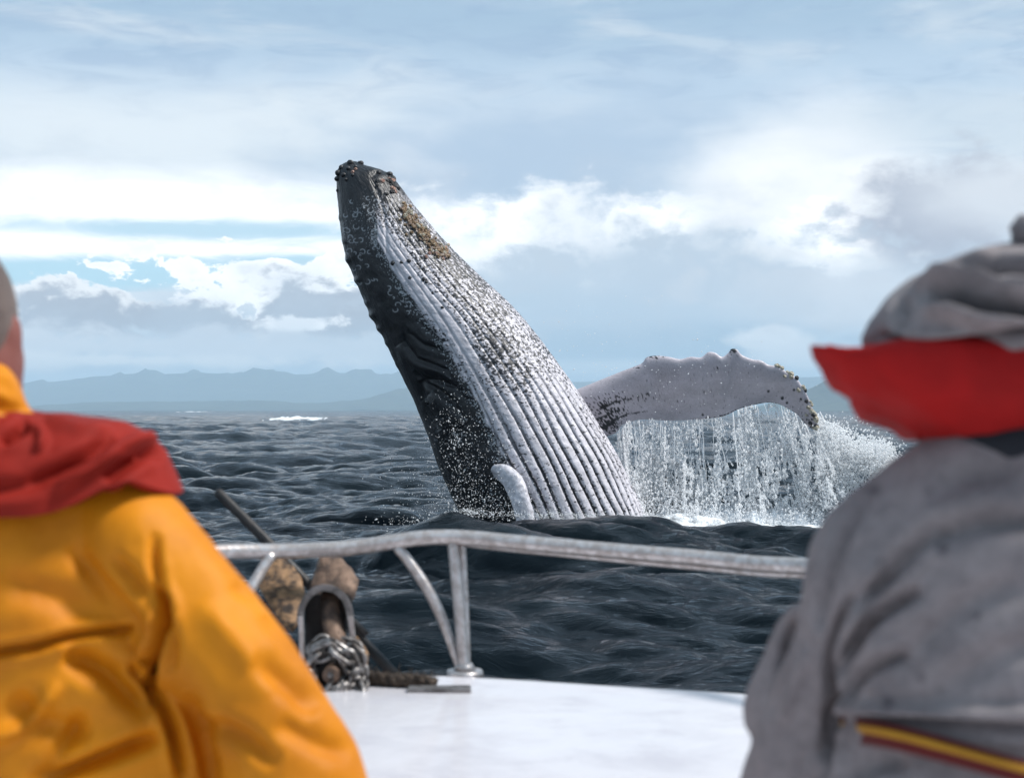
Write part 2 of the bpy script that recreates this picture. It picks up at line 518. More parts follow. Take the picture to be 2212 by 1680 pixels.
whitecap_px(420, 890, 70, 0.5, 7.9, 0.1)
whitecap_px(2050, 900, 60, 0.2, 9.2, -0.1, 0.05)
# churned water behind the crest, round the whale and under the falling curtain
e = np.exp(-((x0 - 4.0) / 2.9) ** 4 - ((y0 - 25.3) / 1.7) ** 4)
n = fbm(x0 * 1.3, y0 * 1.3, 0.9, 4)
foam = np.maximum(foam, sstep(e * 1.1 + 0.5 * n, 0.45, 0.9))
e2 = np.exp(-((x0 + 2.2) / 1.6) ** 2 - ((y0 - 24.2) / 1.6) ** 2)
foam = np.maximum(foam, sstep(e2 + 1.1 * fbm(x0 * 3, y0 * 3, 2.9, 3), 0.8, 1.5) * 0.5)
sz = sz + 0.10 * e * fbm(x0 * 2.0, y0 * 2.0, 5.9, 3)
me = mesh_np("sea", np.stack([sx, sy, sz], 1), grid_faces(len(rad), len(ang), True))
if get_no(me)[:, 2].mean() < 0:
    me.flip_normals()
attr_float(me, "foam", foam)
def m_sea(t):
    p = worldpos(t)
    fo = t.new('ShaderNodeAttribute', attribute_name="foam").outputs['Fac']
    fo = t.math('MULTIPLY', fo, t.step(t.noise(p, 7, 6, 0.7), 0.25, 0.6, 0.55, 1.0))
    n = t.noise(p, 0.35, 3, 0.5)
    deep = t.mix(t.step(n, 0.35, 0.65), (0.004, 0.007, 0.010), (0.007, 0.012, 0.016))
    t.put(t.bsdf.inputs['Base Color'], t.mix(fo, deep, (0.86, 0.90, 0.93)))
    t.put(t.bsdf.inputs['Roughness'], t.math('MULTIPLY_ADD', fo, 0.5, 0.14))
    t.bsdf.inputs['IOR'].default_value = 1.333
    t.bsdf.inputs['Specular IOR Level'].default_value = 0.24
    q = t.vec('MULTIPLY', p, (0.75, 1.3, 1.0))
    h1 = t.noise(q, 3.2, 7, 0.66, 0.8)
    h2 = t.noise(q, 17.0, 4, 0.6, 0.4)
    h0 = t.noise(q, 0.55, 4, 0.55, 0.5)
    nrm = bump(t, h1, 0.030, 1.0, bump(t, h0, 0.10, 1.0))
    nrm = bump(t, h2, 0.0030, 1.0, nrm)
    t.put(t.bsdf.inputs['Normal'], nrm)
    # dark body, dimmed mirror: ripples finer than the mesh turn part of the grazing reflection away
    fr = t.new('ShaderNodeFresnel'); fr.inputs['IOR'].default_value = 1.333; t.l.new(nrm, fr.inputs['Normal'])
    df = t.new('ShaderNodeBsdfDiffuse'); t.put(df.inputs['Color'], deep); t.l.new(nrm, df.inputs['Normal'])
    gl = t.new('ShaderNodeBsdfGlossy'); gl.inputs['Color'].default_value = (0.55, 0.55, 0.56, 1); gl.inputs['Roughness'].default_value = 0.07; t.l.new(nrm, gl.inputs['Normal'])
    mx = t.new('ShaderNodeMixShader'); t.put(mx.inputs[0], t.math('MULTIPLY', t.math('SUBTRACT', fr.outputs[0], 0.035), 1.25, clamp=True)); t.l.new(df.outputs[0], mx.inputs[1]); t.l.new(gl.outputs[0], mx.inputs[2])
    m2 = t.new('ShaderNodeMixShader'); t.put(m2.inputs[0], fo); t.l.new(mx.outputs[0], m2.inputs[1]); t.l.new(t.bsdf.outputs[0], m2.inputs[2]); t.l.new(m2.outputs[0], t.out.inputs[0])
MAT_SEA = material("sea_water", m_sea)
link("sea", me, MAT_SEA, kind='structure')

# ------------------------------------------------------------------ hills beyond the water
MAT_HILL = simple("forested_hill", (0.030, 0.045, 0.040), (0.060, 0.075, 0.055), 0.02, (0.8, 0.9), 0, 3.0, 0.05)
def hills(name, ridge, D, depth, seed, rough=0.10):
    ridge = np.array(ridge, float)
    n, m = 300, 40
    X = np.linspace((ridge[0, 0] - 1106) / F_PX * D, (ridge[-1, 0] - 1106) / F_PX * D, n)
    H = np.interp(1106 + X * F_PX / D, ridge[:, 0], 0.90 * (885 - ridge[:, 1]) / F_PX * D) + CAM_Z
    H = np.convolve(np.pad(H, 11, mode='edge'), np.hanning(23) / np.hanning(23).sum(), 'valid') * (1 + 0.018 * fbm(X / (D * .018), 0 * X + seed, seed, 4))
    s = np.linspace(-1, 1.3, m)
    XX, S = np.meshgrid(X, s)
    HH = np.tile(H, (m, 1))
    prof = np.clip(1 - np.abs(S) ** 1.3, -0.3, 1)
    nz = fbm(XX / 240 + seed, S * depth / 300, seed, 5, 0.55)
    Z = HH * prof * (1 + 0.35 * nz * (np.abs(S) > 0.02)) + HH * rough * fbm(XX / 60, S * 6, seed + 3, 4)
    Z = np.where(prof < 0, -8, Z)
    Y = D + S * depth + 60 * nz
    me = mesh_np(name, np.stack([XX, Y, Z], -1).reshape(-1, 3), grid_faces(m, n))
    return link(name, me, MAT_HILL, kind='structure')
hills("mountains", [(-500, 850), (-200, 838), (50, 828), (100, 822), (160, 812), (210, 803), (300, 800), (350, 797), (450, 796), (520, 801),
                    (600, 797), (700, 803), (860, 797), (950, 802), (1050, 808), (1160, 812), (1250, 822), (1330, 812), (1420, 818),
                    (1560, 822), (1650, 812), (1760, 806), (1900, 800), (2100, 806), (2400, 815), (2800, 830)], 8400, 1000, 1.7, 0.02)
hills("foothills", [(-300, 884), (60, 876), (200, 868), (330, 864), (450, 868), (560, 862), (640, 868), (700, 871), (760, 864), (830, 850), (880, 840),
                    (940, 846), (1040, 858), (1160, 850), (1230, 836), (1300, 834), (1380, 850), (1500, 866), (1600, 884)], 5300, 500, 4.2, 0.08)
hills("headland", [(1600, 886), (1690, 868), (1730, 845), (1760, 830), (1800, 808), (1860, 800), (1960, 806), (2100, 790), (2300, 800), (2600, 850), (2800, 886)],
      3600, 420, 6.6, 0.06)

# air: pale volume round the whole place, up to just above the hills
me = bpy.data.meshes.new("haze")
mb = MB().box((0, 0, 148.0), (12000, 12000, 151.0))
haze = mb.build("haze", None, None, smooth=False, kind='stuff')
hm = bpy.data.materials.new("haze"); hm.use_nodes = True
T = NT(hm.node_tree); T.n.clear()
o_ = T.new('ShaderNodeOutputMaterial'); pv = T.new('ShaderNodeVolumePrincipled')
pv.inputs['Color'].default_value = (0.62, 0.83, 1.0, 1)
pv.inputs['Density'].default_value = 1.8e-4
pv.inputs['Anisotropy'].default_value = 0.0
T.l.new(pv.outputs[0], o_.inputs['Volume'])
haze.data.materials.append(hm)

# ------------------------------------------------------------------ the whale
WD_ = 25.0
whale = thing("humpback_whale", pt(1190, 1120, WD_), "breaching humpback whale with pleated white throat rising out of the dark sea", "whale")
NR, NF, NB = 700, 430, 60
Lp = [(756, 349), (742, 354), (731, 366), (727, 385), (730, 430), (735, 480), (745, 545), (768, 605), (800, 678), (830, 735), (862, 800), (895, 868),
      (920, 930), (945, 1000), (968, 1055), (990, 1100), (1040, 1200), (1110, 1320)]
Rp = [(756, 349), (772, 350), (790, 358), (812, 364), (832, 370), (852, 388), (870, 410), (900, 450), (960, 520), (1030, 590), (1100, 655), (1150, 712), (1200, 778),
      (1250, 850), (1290, 915), (1330, 980), (1362, 1048), (1395, 1122), (1440, 1230), (1480, 1340)]
Lc, Rc = catmull(Lp, NR), catmull(Rp, NR)
# denser rings at the tip
Lw = np.array([tuple(pt(x, y, WD_)) for x, y in Lc]); Rw = np.array([tuple(pt(x, y, WD_)) for x, y in Rc])
C_ = (Lw + Rw) / 2; Nv = (Rw - Lw) / 2; a_ = np.linalg.norm(Nv, axis=1); a_[0] = 1e-4
bdep = np.maximum(a_ * 0.97, 1e-4)
th = np.concatenate([np.linspace(-0.12, math.pi + 0.12, NF), np.linspace(math.pi + 0.12, 2 * math.pi - 0.12, NB + 2)[1:-1]])
TH = np.tile(th, (NR, 1)); tt = np.linspace(0, 1, NR); TT = np.tile(tt[:, None], (1, len(th)))
P = C_[:, None, :] + Nv[:, None, :] * np.cos(TH)[..., None]
P[..., 1] -= (bdep[:, None] * np.sin(TH))
Nout = Nv[:, None, :] / a_[:, None, None] * np.cos(TH)[..., None] * 1.0
Nout[..., 1] -= np.sin(TH)
Nout /= np.linalg.norm(Nout, axis=-1)[..., None]
P = P.reshape(-1, 3); Nout = Nout.reshape(-1, 3); TH = TH.ravel(); TT = TT.ravel()
X_, Y_ = proj(P)
front = sstep(-Nout[:, 1], -0.25, 0.0)
deg = np.degrees(TH)
bound = np.interp(TT, [0, .1, .2, .3, .5, .7, .85, 1], [60, 75, 102, 106, 103, 102, 101, 100])
wob = 2.5 * fbm(TT * 28, deg / 14, 1.1, 4)
psi = np.where(deg > 190, deg - 360, deg) - 5
ventral = sstep(bound + wob - np.where(deg > 190, deg - 360, deg), -1.0, 1.6) * sstep(psi, -112, -104)
tipfade = sstep(TT, 0.085, 0.17)
fadeR = np.clip(1 - np.abs(psi) / 200, 0, 1)
# throat pleats: rounded ridges parted by narrow grooves
pc = psi / 7.2 + 0.40 * fbm(TT * 4, psi / 20, 4.2, 2) + 0.02 * fbm(TT * 60, psi / 7, 9.2, 2)
u = pc - np.floor(pc)
edge = np.minimum(u, 1 - u)
groove = np.exp(-(edge / 0.15) ** 2)
depth = np.interp(TT, [0, .12, .25, .5, .65, 1], [0, 0.003, 0.008, 0.012, 0.040, 0.055])
disp = -depth * groove * ventral + depth * 0.45 * ventral * np.sqrt(np.clip(4 * u * (1 - u), 0, 1))
# folds of the dark cheek and the swelling round the eye
def stroke(line, w, dep, taper=0.25):
    dd, pp = polydist(X_, Y_, line)
    k = np.clip(np.minimum(pp, 1 - pp) / taper, 0, 1)
    return dep * np.exp(-(dd / w) ** 2) * np.sqrt(k) * front
for ln, w, dp in [
    ([(985, 845 - 20), (965, 800), (930, 786), (900, 775), (878, 748), (868, 722)], 5, -0.05),
    ([(1000, 845), (985, 818), (950, 800), (910, 792), (880, 770), (862, 745)], 12, 0.05),
    ([(1010, 870), (985, 835), (945, 822), (910, 818), (895, 800)], 6, -0.06),
    ([(1000, 905), (975, 868), (950, 845), (925, 832), (905, 822)], 6, -0.08),
    ([(980, 770), (950, 755), (915, 745), (880, 715)], 5, -0.035),
    ([(960, 740), (930, 722), (900, 690)], 5, -0.03),
    ([(985, 930), (955, 880), (930, 850)], 22, 0.07),
    ([(905, 822), (912, 850), (925, 885), (950, 930)], 7, -0.05),
    ([(800, 380), (822, 430), (832, 480), (836, 540), (860, 610), (905, 680), (960, 740)], 4, -0.02),
    ([(765, 410), (790, 470), (800, 560), (830, 650)], 10, 0.02),
    ([(835, 370), (815, 372), (800, 385)], 6, -0.03)]:
    disp += stroke(ln, w, dp)
for bx, by, br, bh in [(752, 560, 8, .05), (771, 606, 7, .05), (803, 682, 9, .06), (818, 712, 8, .05), (834, 742, 7, .03), (852, 790, 8, .03), (733, 470, 6, .03),
                       (790, 655, 7, .03), (745, 520, 6, .03), (850, 372, 10, .05)]:
    disp += 0.55 * bh * np.exp(-((X_ - bx) ** 2 + (Y_ - by) ** 2) / br ** 2)
disp += 0.012 * fbm(TT * 25, deg / 12, 3.3, 4) * (1 - ventral) + 0.006 * fbm(TT * 90, deg / 5, 3.9, 3) * ventral
disp *= sstep(a_[np.repeat(np.arange(NR), len(th))], 0.02, 0.25)
P2 = P + Nout * disp[:, None]
# pigment: black back and cheek, white throat flecked with black, scars
dark = np.array([0.0055, 0.0062, 0.0085]); white = np.array([0.71, 0.68, 0.73])
al, ac = TT * 1330, psi * 3.0                     # along and across the body in picture-like units
spk = fbm(al / 5.2, ac / 7.5, 0.2, 3, 0.55)
spk_b = fbm(al / 16, ac / 14, 7.2, 3, 0.55)
q_s = np.sort(spk[::37]); q_b = np.sort(spk_b[::37])
rank = np.searchsorted(q_s, spk) / len(q_s); rank_b = np.searchsorted(q_b, spk_b) / len(q_b)
def blob(x, y, rx, ry, ang_=0.0):
    c_, s_ = math.cos(math.radians(ang_)), math.sin(math.radians(ang_))
    dx, dy = X_ - x, Y_ - y
    return np.exp(-((dx * c_ + dy * s_) / rx) ** 2 - ((-dx * s_ + dy * c_) / ry) ** 2)
den = 0.34 * (1 - sstep(Y_ + 0.15 * X_, 930, 1040)) + 0.045 + 0.14 * np.exp(-(edge / 0.24) ** 2) * sstep(TT, .55, .68)
den += 0.42 * blob(1085, 775, 90, 42, 52) + 0.30 * blob(950, 560, 150, 45, 50) + 0.32 * blob(1010, 590, 120, 22, 47) + 0.35 * blob(875, 480, 90, 30, 52)
den += 0.22 * blob(1160, 720, 100, 16, 53) + 0.12 * blob(1240, 850, 90, 14, 58) + 0.10 * blob(1320, 980, 110, 12, 63)
den += 0.45 * blob(845, 400, 26, 40, 45)
den -= 0.30 * blob(915, 625, 150, 26, 52) + 0.18 * blob(850, 535, 40, 16, 45) + 0.12 * blob(1130, 700, 50, 30, 50)
sd_, sp2_ = polydist(X_, Y_, [(828, 505), (850, 560), (890, 620), (940, 670), (990, 730), (1025, 790)])
den = den - 0.45 * np.exp(-(sd_ / 20) ** 2)
den = np.clip(den * (0.6 + 0.8 * rank_b), 0, 0.93)
black_spots = sstep(den - rank, -0.05, 0.06)
gr_dark = sstep(groove + 0.30 * fbm(al / 9, ac / 9, 3.7, 3), 0.38, 0.62) * np.interp(TT, [0, .2, .45, .6, .7, 1], [.25, .3, .22, .6, 1, 1])
gr_dark *= np.clip(0.55 + 0.9 * fbm(TT * 9, np.floor(pc) * 1.7, 1.9, 3) + 0.7 * sstep(TT, .50, .68), 0, 1)
wmask = ventral * tipfade
wmask = wmask * (1 - 0.96 * np.maximum(black_spots, np.clip(gr_dark, 0, 1)))
# torn edge of the white, flecks over the cheek
fl = fbm(al / 3.2, deg / 1.4, 5.5, 3)
qf = np.sort(fl[::37]); rf = np.searchsorted(qf, fl) / len(qf)
flk = 0.35 * np.exp(-((np.where(deg > 190, deg - 360, deg) - bound - 1) / 5.0) ** 2) * tipfade * (0.3 + 0.7 * rank_b)
flk += 0.03 * blob(985, 920, 60, 90) * (X_ < 1060) + 0.05 * blob(1040, 1040, 60, 90) + 0.045 * blob(780, 480, 45, 130, 80)
flk += 0.16 * blob(800, 470, 70, 16, 80) * 0.4
flecks = sstep(flk - (1 - rf), -0.01, 0.03) * 0.75
ring = np.zeros_like(X_)
rr = np.random.default_rng(4)
spots = [(rr.uniform(742, 815), rr.uniform(420, 620)) for _ in range(46)] + [(rr.uniform(835, 885), rr.uniform(610, 690)) for _ in range(12)] + \
        [(rr.uniform(985, 1005), rr.uniform(925, 960)) for _ in range(4)] + [(rr.uniform(815, 850), rr.uniform(440, 560)) for _ in range(9)]
for sx_, sy_ in spots:
    r0 = rr.uniform(2.5, 6.0); ecc = rr.uniform(0.6, 1.0); aa = rr.uniform(0, 6.28)
    near = (np.abs(X_ - sx_) < 12) & (np.abs(Y_ - sy_) < 12) & (front > 0.3)
    dx, dy = X_[near] - sx_, Y_[near] - sy_
    dd = np.hypot(dx, dy / ecc); ph = np.arctan2(dy, dx)
    arc = sstep(np.cos(ph - aa), -0.75, 0.1)
    ring[near] = np.maximum(ring[near], np.exp(-((dd - r0) / 1.1) ** 2) * arc)
pig = wmask
rgb = dark[None] * (1 + 0.5 * np.clip(fbm(TT * 14, deg / 20, 2.2, 4), -1, 1))[:, None]
greyup = (1 - sstep(Y_, 560, 800)) * (1 - ventral) * 0.010
rgb = rgb + greyup[:, None] * np.array([1, 1, 1.05])
scar = np.maximum(ring * 0.75, flecks * (1 - ventral * tipfade))
rgb = rgb * (1 - pig[:, None]) + white[None] * (0.90 + 0.20 * np.clip(fbm(al / 30, ac / 14, 8.8, 4), -1, 1))[:, None] * pig[:, None]
rgb = rgb * (1 - scar[:, None]) + np.array([0.55, 0.58, 0.62]) * scar[:, None]
# brown crust of barnacles on the chin
crust_line = [(872, 455), (890, 480), (912, 505), (935, 530), (955, 545)]
dd, pp = polydist(X_, Y_, crust_line)
crust = sstep(13 - dd + 9 * fbm(X_ / 9, Y_ / 9, 2.5, 3), 0, 5) * front
cn = fbm(X_ / 5, Y_ / 5, 6.5, 3)
rgb = rgb * (1 - crust[:, None] * 0.9) + (np.array([0.10, 0.055, 0.025])[None] + np.clip(cn, 0, 1)[:, None] * np.array([0.22, 0.13, 0.06])) * crust[:, None] * 0.9
P2 += Nout * (crust * 0.03 * (1 + cn))[:, None]
bodyV, bodyF, bodyC = P2, grid_faces(NR, len(th), True), rgb

# flippers: the far one held out over the water, the near one bent down beside the body
def flipper(up, lo, D_up, D_lo, thick, ns=300, nf=80):
    A_, B_ = catmull(up, ns), catmull(lo, ns)
    Du = np.interp(np.linspace(0, 1, ns), *D_up); Dl = np.interp(np.linspace(0, 1, ns), *D_lo)
    a3 = np.array([tuple(pt(x, y, q)) for (x, y), q in zip(A_, Du)]); b3 = np.array([tuple(pt(x, y, q)) for (x, y), q in zip(B_, Dl)])
    ph = np.linspace(0, 2 * math.pi, nf, endpoint=False)
    mid, half = (a3 + b3) / 2, (a3 - b3) / 2
    span = np.gradient(mid, axis=0); span /= np.linalg.norm(span, axis=1)[:, None]
    nrm = np.cross(span, half); nrm /= np.maximum(np.linalg.norm(nrm, axis=1), 1e-9)[:, None]
    nrm *= np.where(nrm[:, 1:2] > 0, -1, 1)
    kk = np.hanning(41); kk /= kk.sum()
    nrm = np.stack([np.convolve(np.pad(nrm[:, q], 20, mode='edge'), kk, 'valid') for q in range(3)], 1)
    ch = np.linalg.norm(half, axis=1)
    tk = np.interp(np.linspace(0, 1, ns), *thick)
    t_ = tk[:, None] * np.sin(ph)[None] * (0.75 + 0.35 * np.cos(ph))[None]
    V_ = mid[:, None] + half[:, None] * np.cos(ph)[None, :, None] + nrm[:, None] * t_[..., None]
    V_ = V_.reshape(-1, 3)
    F_ = grid_faces(ns, nf, True)
    return V_, F_, np.tile(np.linspace(0, 1, ns)[:, None], (1, nf)).ravel(), np.tile(np.cos(ph), ns)
UP = [(1190, 862), (1255, 838), (1300, 820), (1345, 802), (1385, 786), (1396, 773), (1410, 769), (1428, 769), (1445, 771), (1470, 776), (1492, 771), (1515, 772),
      (1530, 761), (1545, 762), (1560, 771), (1574, 762), (1580, 754), (1592, 755), (1603, 767), (1625, 776), (1645, 779), (1660, 788), (1682, 792), (1700, 804), (1718, 815),
      (1735, 838), (1746, 860), (1757, 890), (1764, 912), (1764, 927)]
LO = [(1250, 960), (1325, 937), (1345, 917), (1385, 906), (1440, 908), (1500, 906), (1560, 899), (1600, 882), (1650, 870), (1680, 872), (1705, 884), (1722, 895), (1735, 910),
      (1748, 922), (1760, 929)]
fV, fF, fs, fc = flipper(UP, LO, ([0, .15, .5, 1], [25.7, 25.6, 25.5, 25.6]), ([0, .15, .5, 1], [25.9, 25.95, 26.05, 25.8]),
                         ([0, .1, .3, .7, .95, 1], [.30, .24, .17, .12, .06, .01]))
fx, fy = proj(fV)
fn = fbm(fx / 60, fy / 30, 1.4, 4)
fcol = np.array([0.52, 0.48, 0.525])[None] * (0.95 + 0.16 * fn)[:, None]
fsp = fbm(fx / 5, fy / 4, 3.1, 3); fr = np.searchsorted(np.sort(fsp[::11]), fsp) / len(fsp[::11])
def fb(x, y, rx, ry): return np.exp(-((fx - x) / rx) ** 2 - ((fy - y) / ry) ** 2)
fden = 0.45 * fb(1310, 880, 45, 14) + 0.30 * fb(1350, 858, 50, 8) + 0.8 * fb(1312, 915, 26, 20) + 0.001 + 0.03 * fb(1730, 880, 40, 30) + 0.25 * fb(1742, 915, 22, 18) \
    + 0.95 * fb(1412, 768, 16, 6) + 0.9 * fb(1582, 754, 12, 9) + 0.35 * fb(1374, 790, 6, 8)
low_edge = sstep(-fc, 0.93, 0.99) * sstep(fs, 0.45, 0.6) * 0.7
fblk = sstep(np.maximum(fden, low_edge) - fr, -0.04, 0.04)
for x, y, r_ in [(1518, 790 + 106, 3), (1690, 860, 4), (1660, 845, 3), (1715, 842, 3), (1520, 845, 2.5), (1700, 870, 3), (1730, 862, 3), (1464, 865, 2.5), (1550, 795, 2.5), (1398, 850, 3.5)]:
    fblk = np.maximum(fblk, sstep(r_ - np.hypot(fx - x, fy - y), -0.6, 1))
for ln in ([(1305, 925), (1330, 905), (1362, 893), (1400, 888)], [(1290, 905), (1320, 893), (1350, 880)], [(1300, 880), (1325, 870), (1360, 862)]):
    dd, pp = polydist(fx, fy, ln)
    fblk = np.maximum(fblk, sstep(3.0 * (1 - pp) + 1.0 - dd + 2 * fsp, 0, 1.5))
fcol = fcol * (1 - fblk[:, None]) + dark[None] * 1.5 * fblk[:, None]
NU = [(1062, 1012), (1085, 1003), (1108, 1010), (1130, 1035), (1144, 1075), (1153, 1115), (1160, 1180)]
NL = [(1062, 1020), (1070, 1032), (1082, 1042), (1092, 1058), (1104, 1085), (1113, 1118), (1118, 1180)]
gV, gF, gs, gc = flipper(NU, NL, ([0, .15, .5, 1], [24.0, 23.4, 23.2, 23.1]), ([0, .15, .5, 1], [24.0, 23.35, 23.1, 23.0]),
                         ([0, .12, .4, 1], [.12, .17, .16, .14]), 90, 48)
gx, gy = proj(gV)
gcol = np.array([0.70, 0.68, 0.73])[None] * (0.88 + 0.30 * np.clip(fbm(gx / 9, gy / 9, 2.1, 4), -1, 1))[:, None]
gV[:, 1] -= 0.015 * fbm(gx / 12, gy / 12, 4.4, 4); gV[:, 0] += 0.012 * fbm(gx / 10, gy / 10, 8.4, 4)
k1, k2 = len(bodyV), len(bodyV) + len(fV)
allV = np.vstack([bodyV, fV, gV]); allF = np.vstack([bodyF, fF + k1, gF + k2]); allC = np.vstack([bodyC, fcol, gcol])
allV = allV - np.array(whale.location)
me = mesh_np("body", allV, allF)
attr_color(me, "pigment", allC)
def m_whale(t):
    a = t.new('ShaderNodeAttribute', attribute_name="pigment").outputs['Color']
    p = worldpos(t)
    n = t.noise(p, 24, 6, 0.65)
    col = t.mix(t.step(n, 0.35, 0.7, 0.0, 0.16), a, (0.05, 0.05, 0.06))
    t.put(t.bsdf.inputs['Base Color'], col)
    t.put(t.bsdf.inputs['Roughness'], t.step(n, 0.3, 0.7, 0.26, 0.5))
    t.bsdf.inputs['Specular IOR Level'].default_value = 0.42
    t.put(t.bsdf.inputs['Normal'], bump(t, t.noise(p, 45, 4, 0.65), 0.008, 0.7))
MAT_WHALE = material("whale_skin", m_whale)
o = bpy.data.objects.new("body", me); COL.objects.link(o); o.parent = whale; me.materials.append(MAT_WHALE)

# barnacles and knobs, each of them a part
fidx = np.where((-Nout[:, 1] > 0.02))[0]
def on_body(x, y):
    i = fidx[np.argmin((X_[fidx] - x) ** 2 + (Y_[fidx] - y) ** 2)]
    return Vector(P2[i]), Vector(Nout[i])
def on_flipper(x, y):
    i = np.argmin((fx - x) ** 2 + (fy - y) ** 2 + np.where(fV[:, 1] > 26.0, 3, 0))
    return Vector(fV[i]), Vector((0.35, -0.6, 0.6)).normalized()
def ring_mesh(name, prof, seg=9, seed=0):
    r_ = random.Random(seed); mb = MB()
    V_ = [(p * math.cos(a) * (1 + 0.12 * r_.uniform(-1, 1)), p * math.sin(a) * (1 + 0.12 * r_.uniform(-1, 1)), z) for p, z in prof
          for a in np.linspace(0, 2 * math.pi, seg, endpoint=False)]
    F_ = [tuple(q) for q in grid_faces(len(prof), seg, True)] + [tuple(range((len(prof) - 1) * seg, len(prof) * seg))]
    return mb.add(V_, F_).mesh(name)
barn_prof = [(1.0, -0.4), (0.95, 0.2), (0.62, 0.85), (0.42, 0.9), (0.30, 0.55)]
knob_prof = [(1.0, -0.5), (1.0, 0.1), (0.85, 0.6), (0.5, 0.95), (0.15, 1.08)]
MAT_BARN = simple("barnacle_shell", (0.16, 0.10, 0.055), (0.36, 0.25, 0.15), 26, (0.6, 0.8), 0, 0.01, 40)
MAT_BARN2 = simple("pale_barnacle_shell", (0.20, 0.18, 0.13), (0.55, 0.50, 0.40), 22, (0.5, 0.8), 0, 0.01, 40)
MAT_BARN3 = simple("dark_barnacle_shell", (0.012, 0.012, 0.015), (0.035, 0.034, 0.036), 20, (0.35, 0.6), 0, 0.008, 40)
MAT_PINK = simple("rosy_barnacle_shell", (0.30, 0.14, 0.10), (0.50, 0.33, 0.27), 20, (0.5, 0.7), 0, 0.008, 40)
def meshes(name, prof, m, n=4):
    r_ = []
    for s in range(n):
        q = ring_mesh(name, prof, 9, s); q.materials.append(m); r_.append(q)
    return r_
B_BROWN, B_PALE, B_DARK, B_PINK = meshes("barnacle", barn_prof, MAT_BARN), meshes("barnacle", barn_prof, MAT_BARN2), meshes("barnacle", barn_prof, MAT_BARN3), meshes("barnacle", barn_prof, MAT_PINK)
K_DARK = meshes("tubercle", knob_prof, MAT_BARN3)
WL = Vector(whale.location)
def stick(name, meshset, pn, r_px, sink=0.0):
    p, n = pn
    o = bpy.data.objects.new(name, random.choice(meshset)); COL.objects.link(o); o.parent = whale
    o.location = p - WL - n * sink
    q = n.to_track_quat('Z', 'Y'); o.rotation_mode = 'QUATERNION'; o.rotation_quaternion = q
    s = r_px / F_PX * WD_
    o.scale = (s * random.uniform(.85, 1.15), s * random.uniform(.85, 1.15), s * random.uniform(.7, 1.1))
for x, y, r_ in [(757, 352, 7), (779, 353, 7), (737, 362, 6), (731, 373, 7), (729, 386, 6), (742, 378, 6), (752, 364, 5), (768, 360, 4), (729, 412, 4), (748, 388, 4), (762, 378, 4), (820, 372, 6), (840, 378, 7)]:
    stick("tubercle", K_DARK, on_body(x, y), r_)
for x, y in [(768, 366), (762, 372)]: stick("barnacle", B_PINK, on_body(x, y), 4)
for i in range(34):
    x, y = random.gauss(846, 11), random.gauss(398, 13)
    stick("barnacle", B_PINK if random.random() < .28 else B_DARK, on_body(x, y), random.uniform(3.2, 5.5))
for i in range(105):
    t_ = random.random() ** 0.9; j = min(int(t_ * 4), 3); f = t_ * 4 - j
    x = crust_line[j][0] * (1 - f) + crust_line[j + 1][0] * f + random.gauss(0, 9); y = crust_line[j][1] * (1 - f) + crust_line[j + 1][1] * f + random.gauss(0, 8)
    stick("barnacle", B_BROWN if random.random() < .75 else B_PALE, on_body(x, y), random.uniform(2.6, 4.8))
for x, y in [(928, 548), (921, 555), (963, 535), (957, 560), (941, 548), (970, 528)]: stick("barnacle", B_PINK, on_body(x, y), 4)
for x, y in [(867, 567), (883, 563), (848, 568), (885, 600), (915, 604), (921, 610), (935, 633), (955, 665), (903, 570), (1040, 735)]: stick("tubercle", K_DARK, on_body(x, y), random.uniform(4, 5.5), 0.02)
for cx, cy, n, sp in [(1683, 790, 5, 6), (1705, 806, 4, 5), (1713, 813, 5, 5), (1737, 838, 8, 6), (1748, 875, 9, 6), (1756, 893, 9, 6), (1762, 912, 9, 6), (1758, 922, 5, 5)]:
    for i in range(n):
        stick("barnacle", B_PALE if random.random() < .85 else B_DARK, on_flipper(cx + random.gauss(0, sp), cy + random.gauss(0, sp)), random.uniform(3.6, 6.4))
# eye, low on the dark side
p, n_ = on_body(925, 868)
MAT_EYE = simple("whale_eye", (0.01, 0.01, 0.012), (0.02, 0.02, 0.02), 20, (0.1, 0.15))
eb = MB().ellipsoid(tuple(p - WL), (0.05, 0.04, 0.05), 16, 10)
o = bpy.data.objects.new("eye", eb.mesh("eye")); COL.objects.link(o); o.parent = whale; o.data.materials.append(MAT_EYE)
# ------------------------------------------------------------------ falling water and spray (stuff)
def m_foam(t):
    t.bsdf.inputs['Base Color'].default_value = (0.90, 0.93, 0.96, 1)
    t.bsdf.inputs['Roughness'].default_value = 0.35
    p = worldpos(t)
    t.put(t.bsdf.inputs['Normal'], bump(t, t.noise(p, 30, 4, 0.6), 0.01))
def m_foam2(t):
    t.bsdf.inputs['Base Color'].default_value = (0.97, 0.98, 0.99, 1); t.bsdf.inputs['Roughness'].default_value = 0.5
    tr = t.new('ShaderNodeBsdfTranslucent'); tr.inputs[0].default_value = (0.97, 0.98, 0.99, 1)
    mx = t.new('ShaderNodeMixShader'); mx.inputs[0].default_value = 0.5
    t.l.new(t.bsdf.outputs[0], mx.inputs[1]); t.l.new(tr.outputs[0], mx.inputs[2]); tp = t.new('ShaderNodeBsdfTransparent'); m2 = t.new('ShaderNodeMixShader'); m2.inputs[0].default_value = 0.13
    t.l.new(mx.outputs[0], m2.inputs[1]); t.l.new(tp.outputs[0], m2.inputs[2]); t.l.new(m2.outputs[0], t.out.inputs[0])
MAT_DROP = material("water_drops", m_foam2)
MAT_FOAM = material("white_water", m_foam)
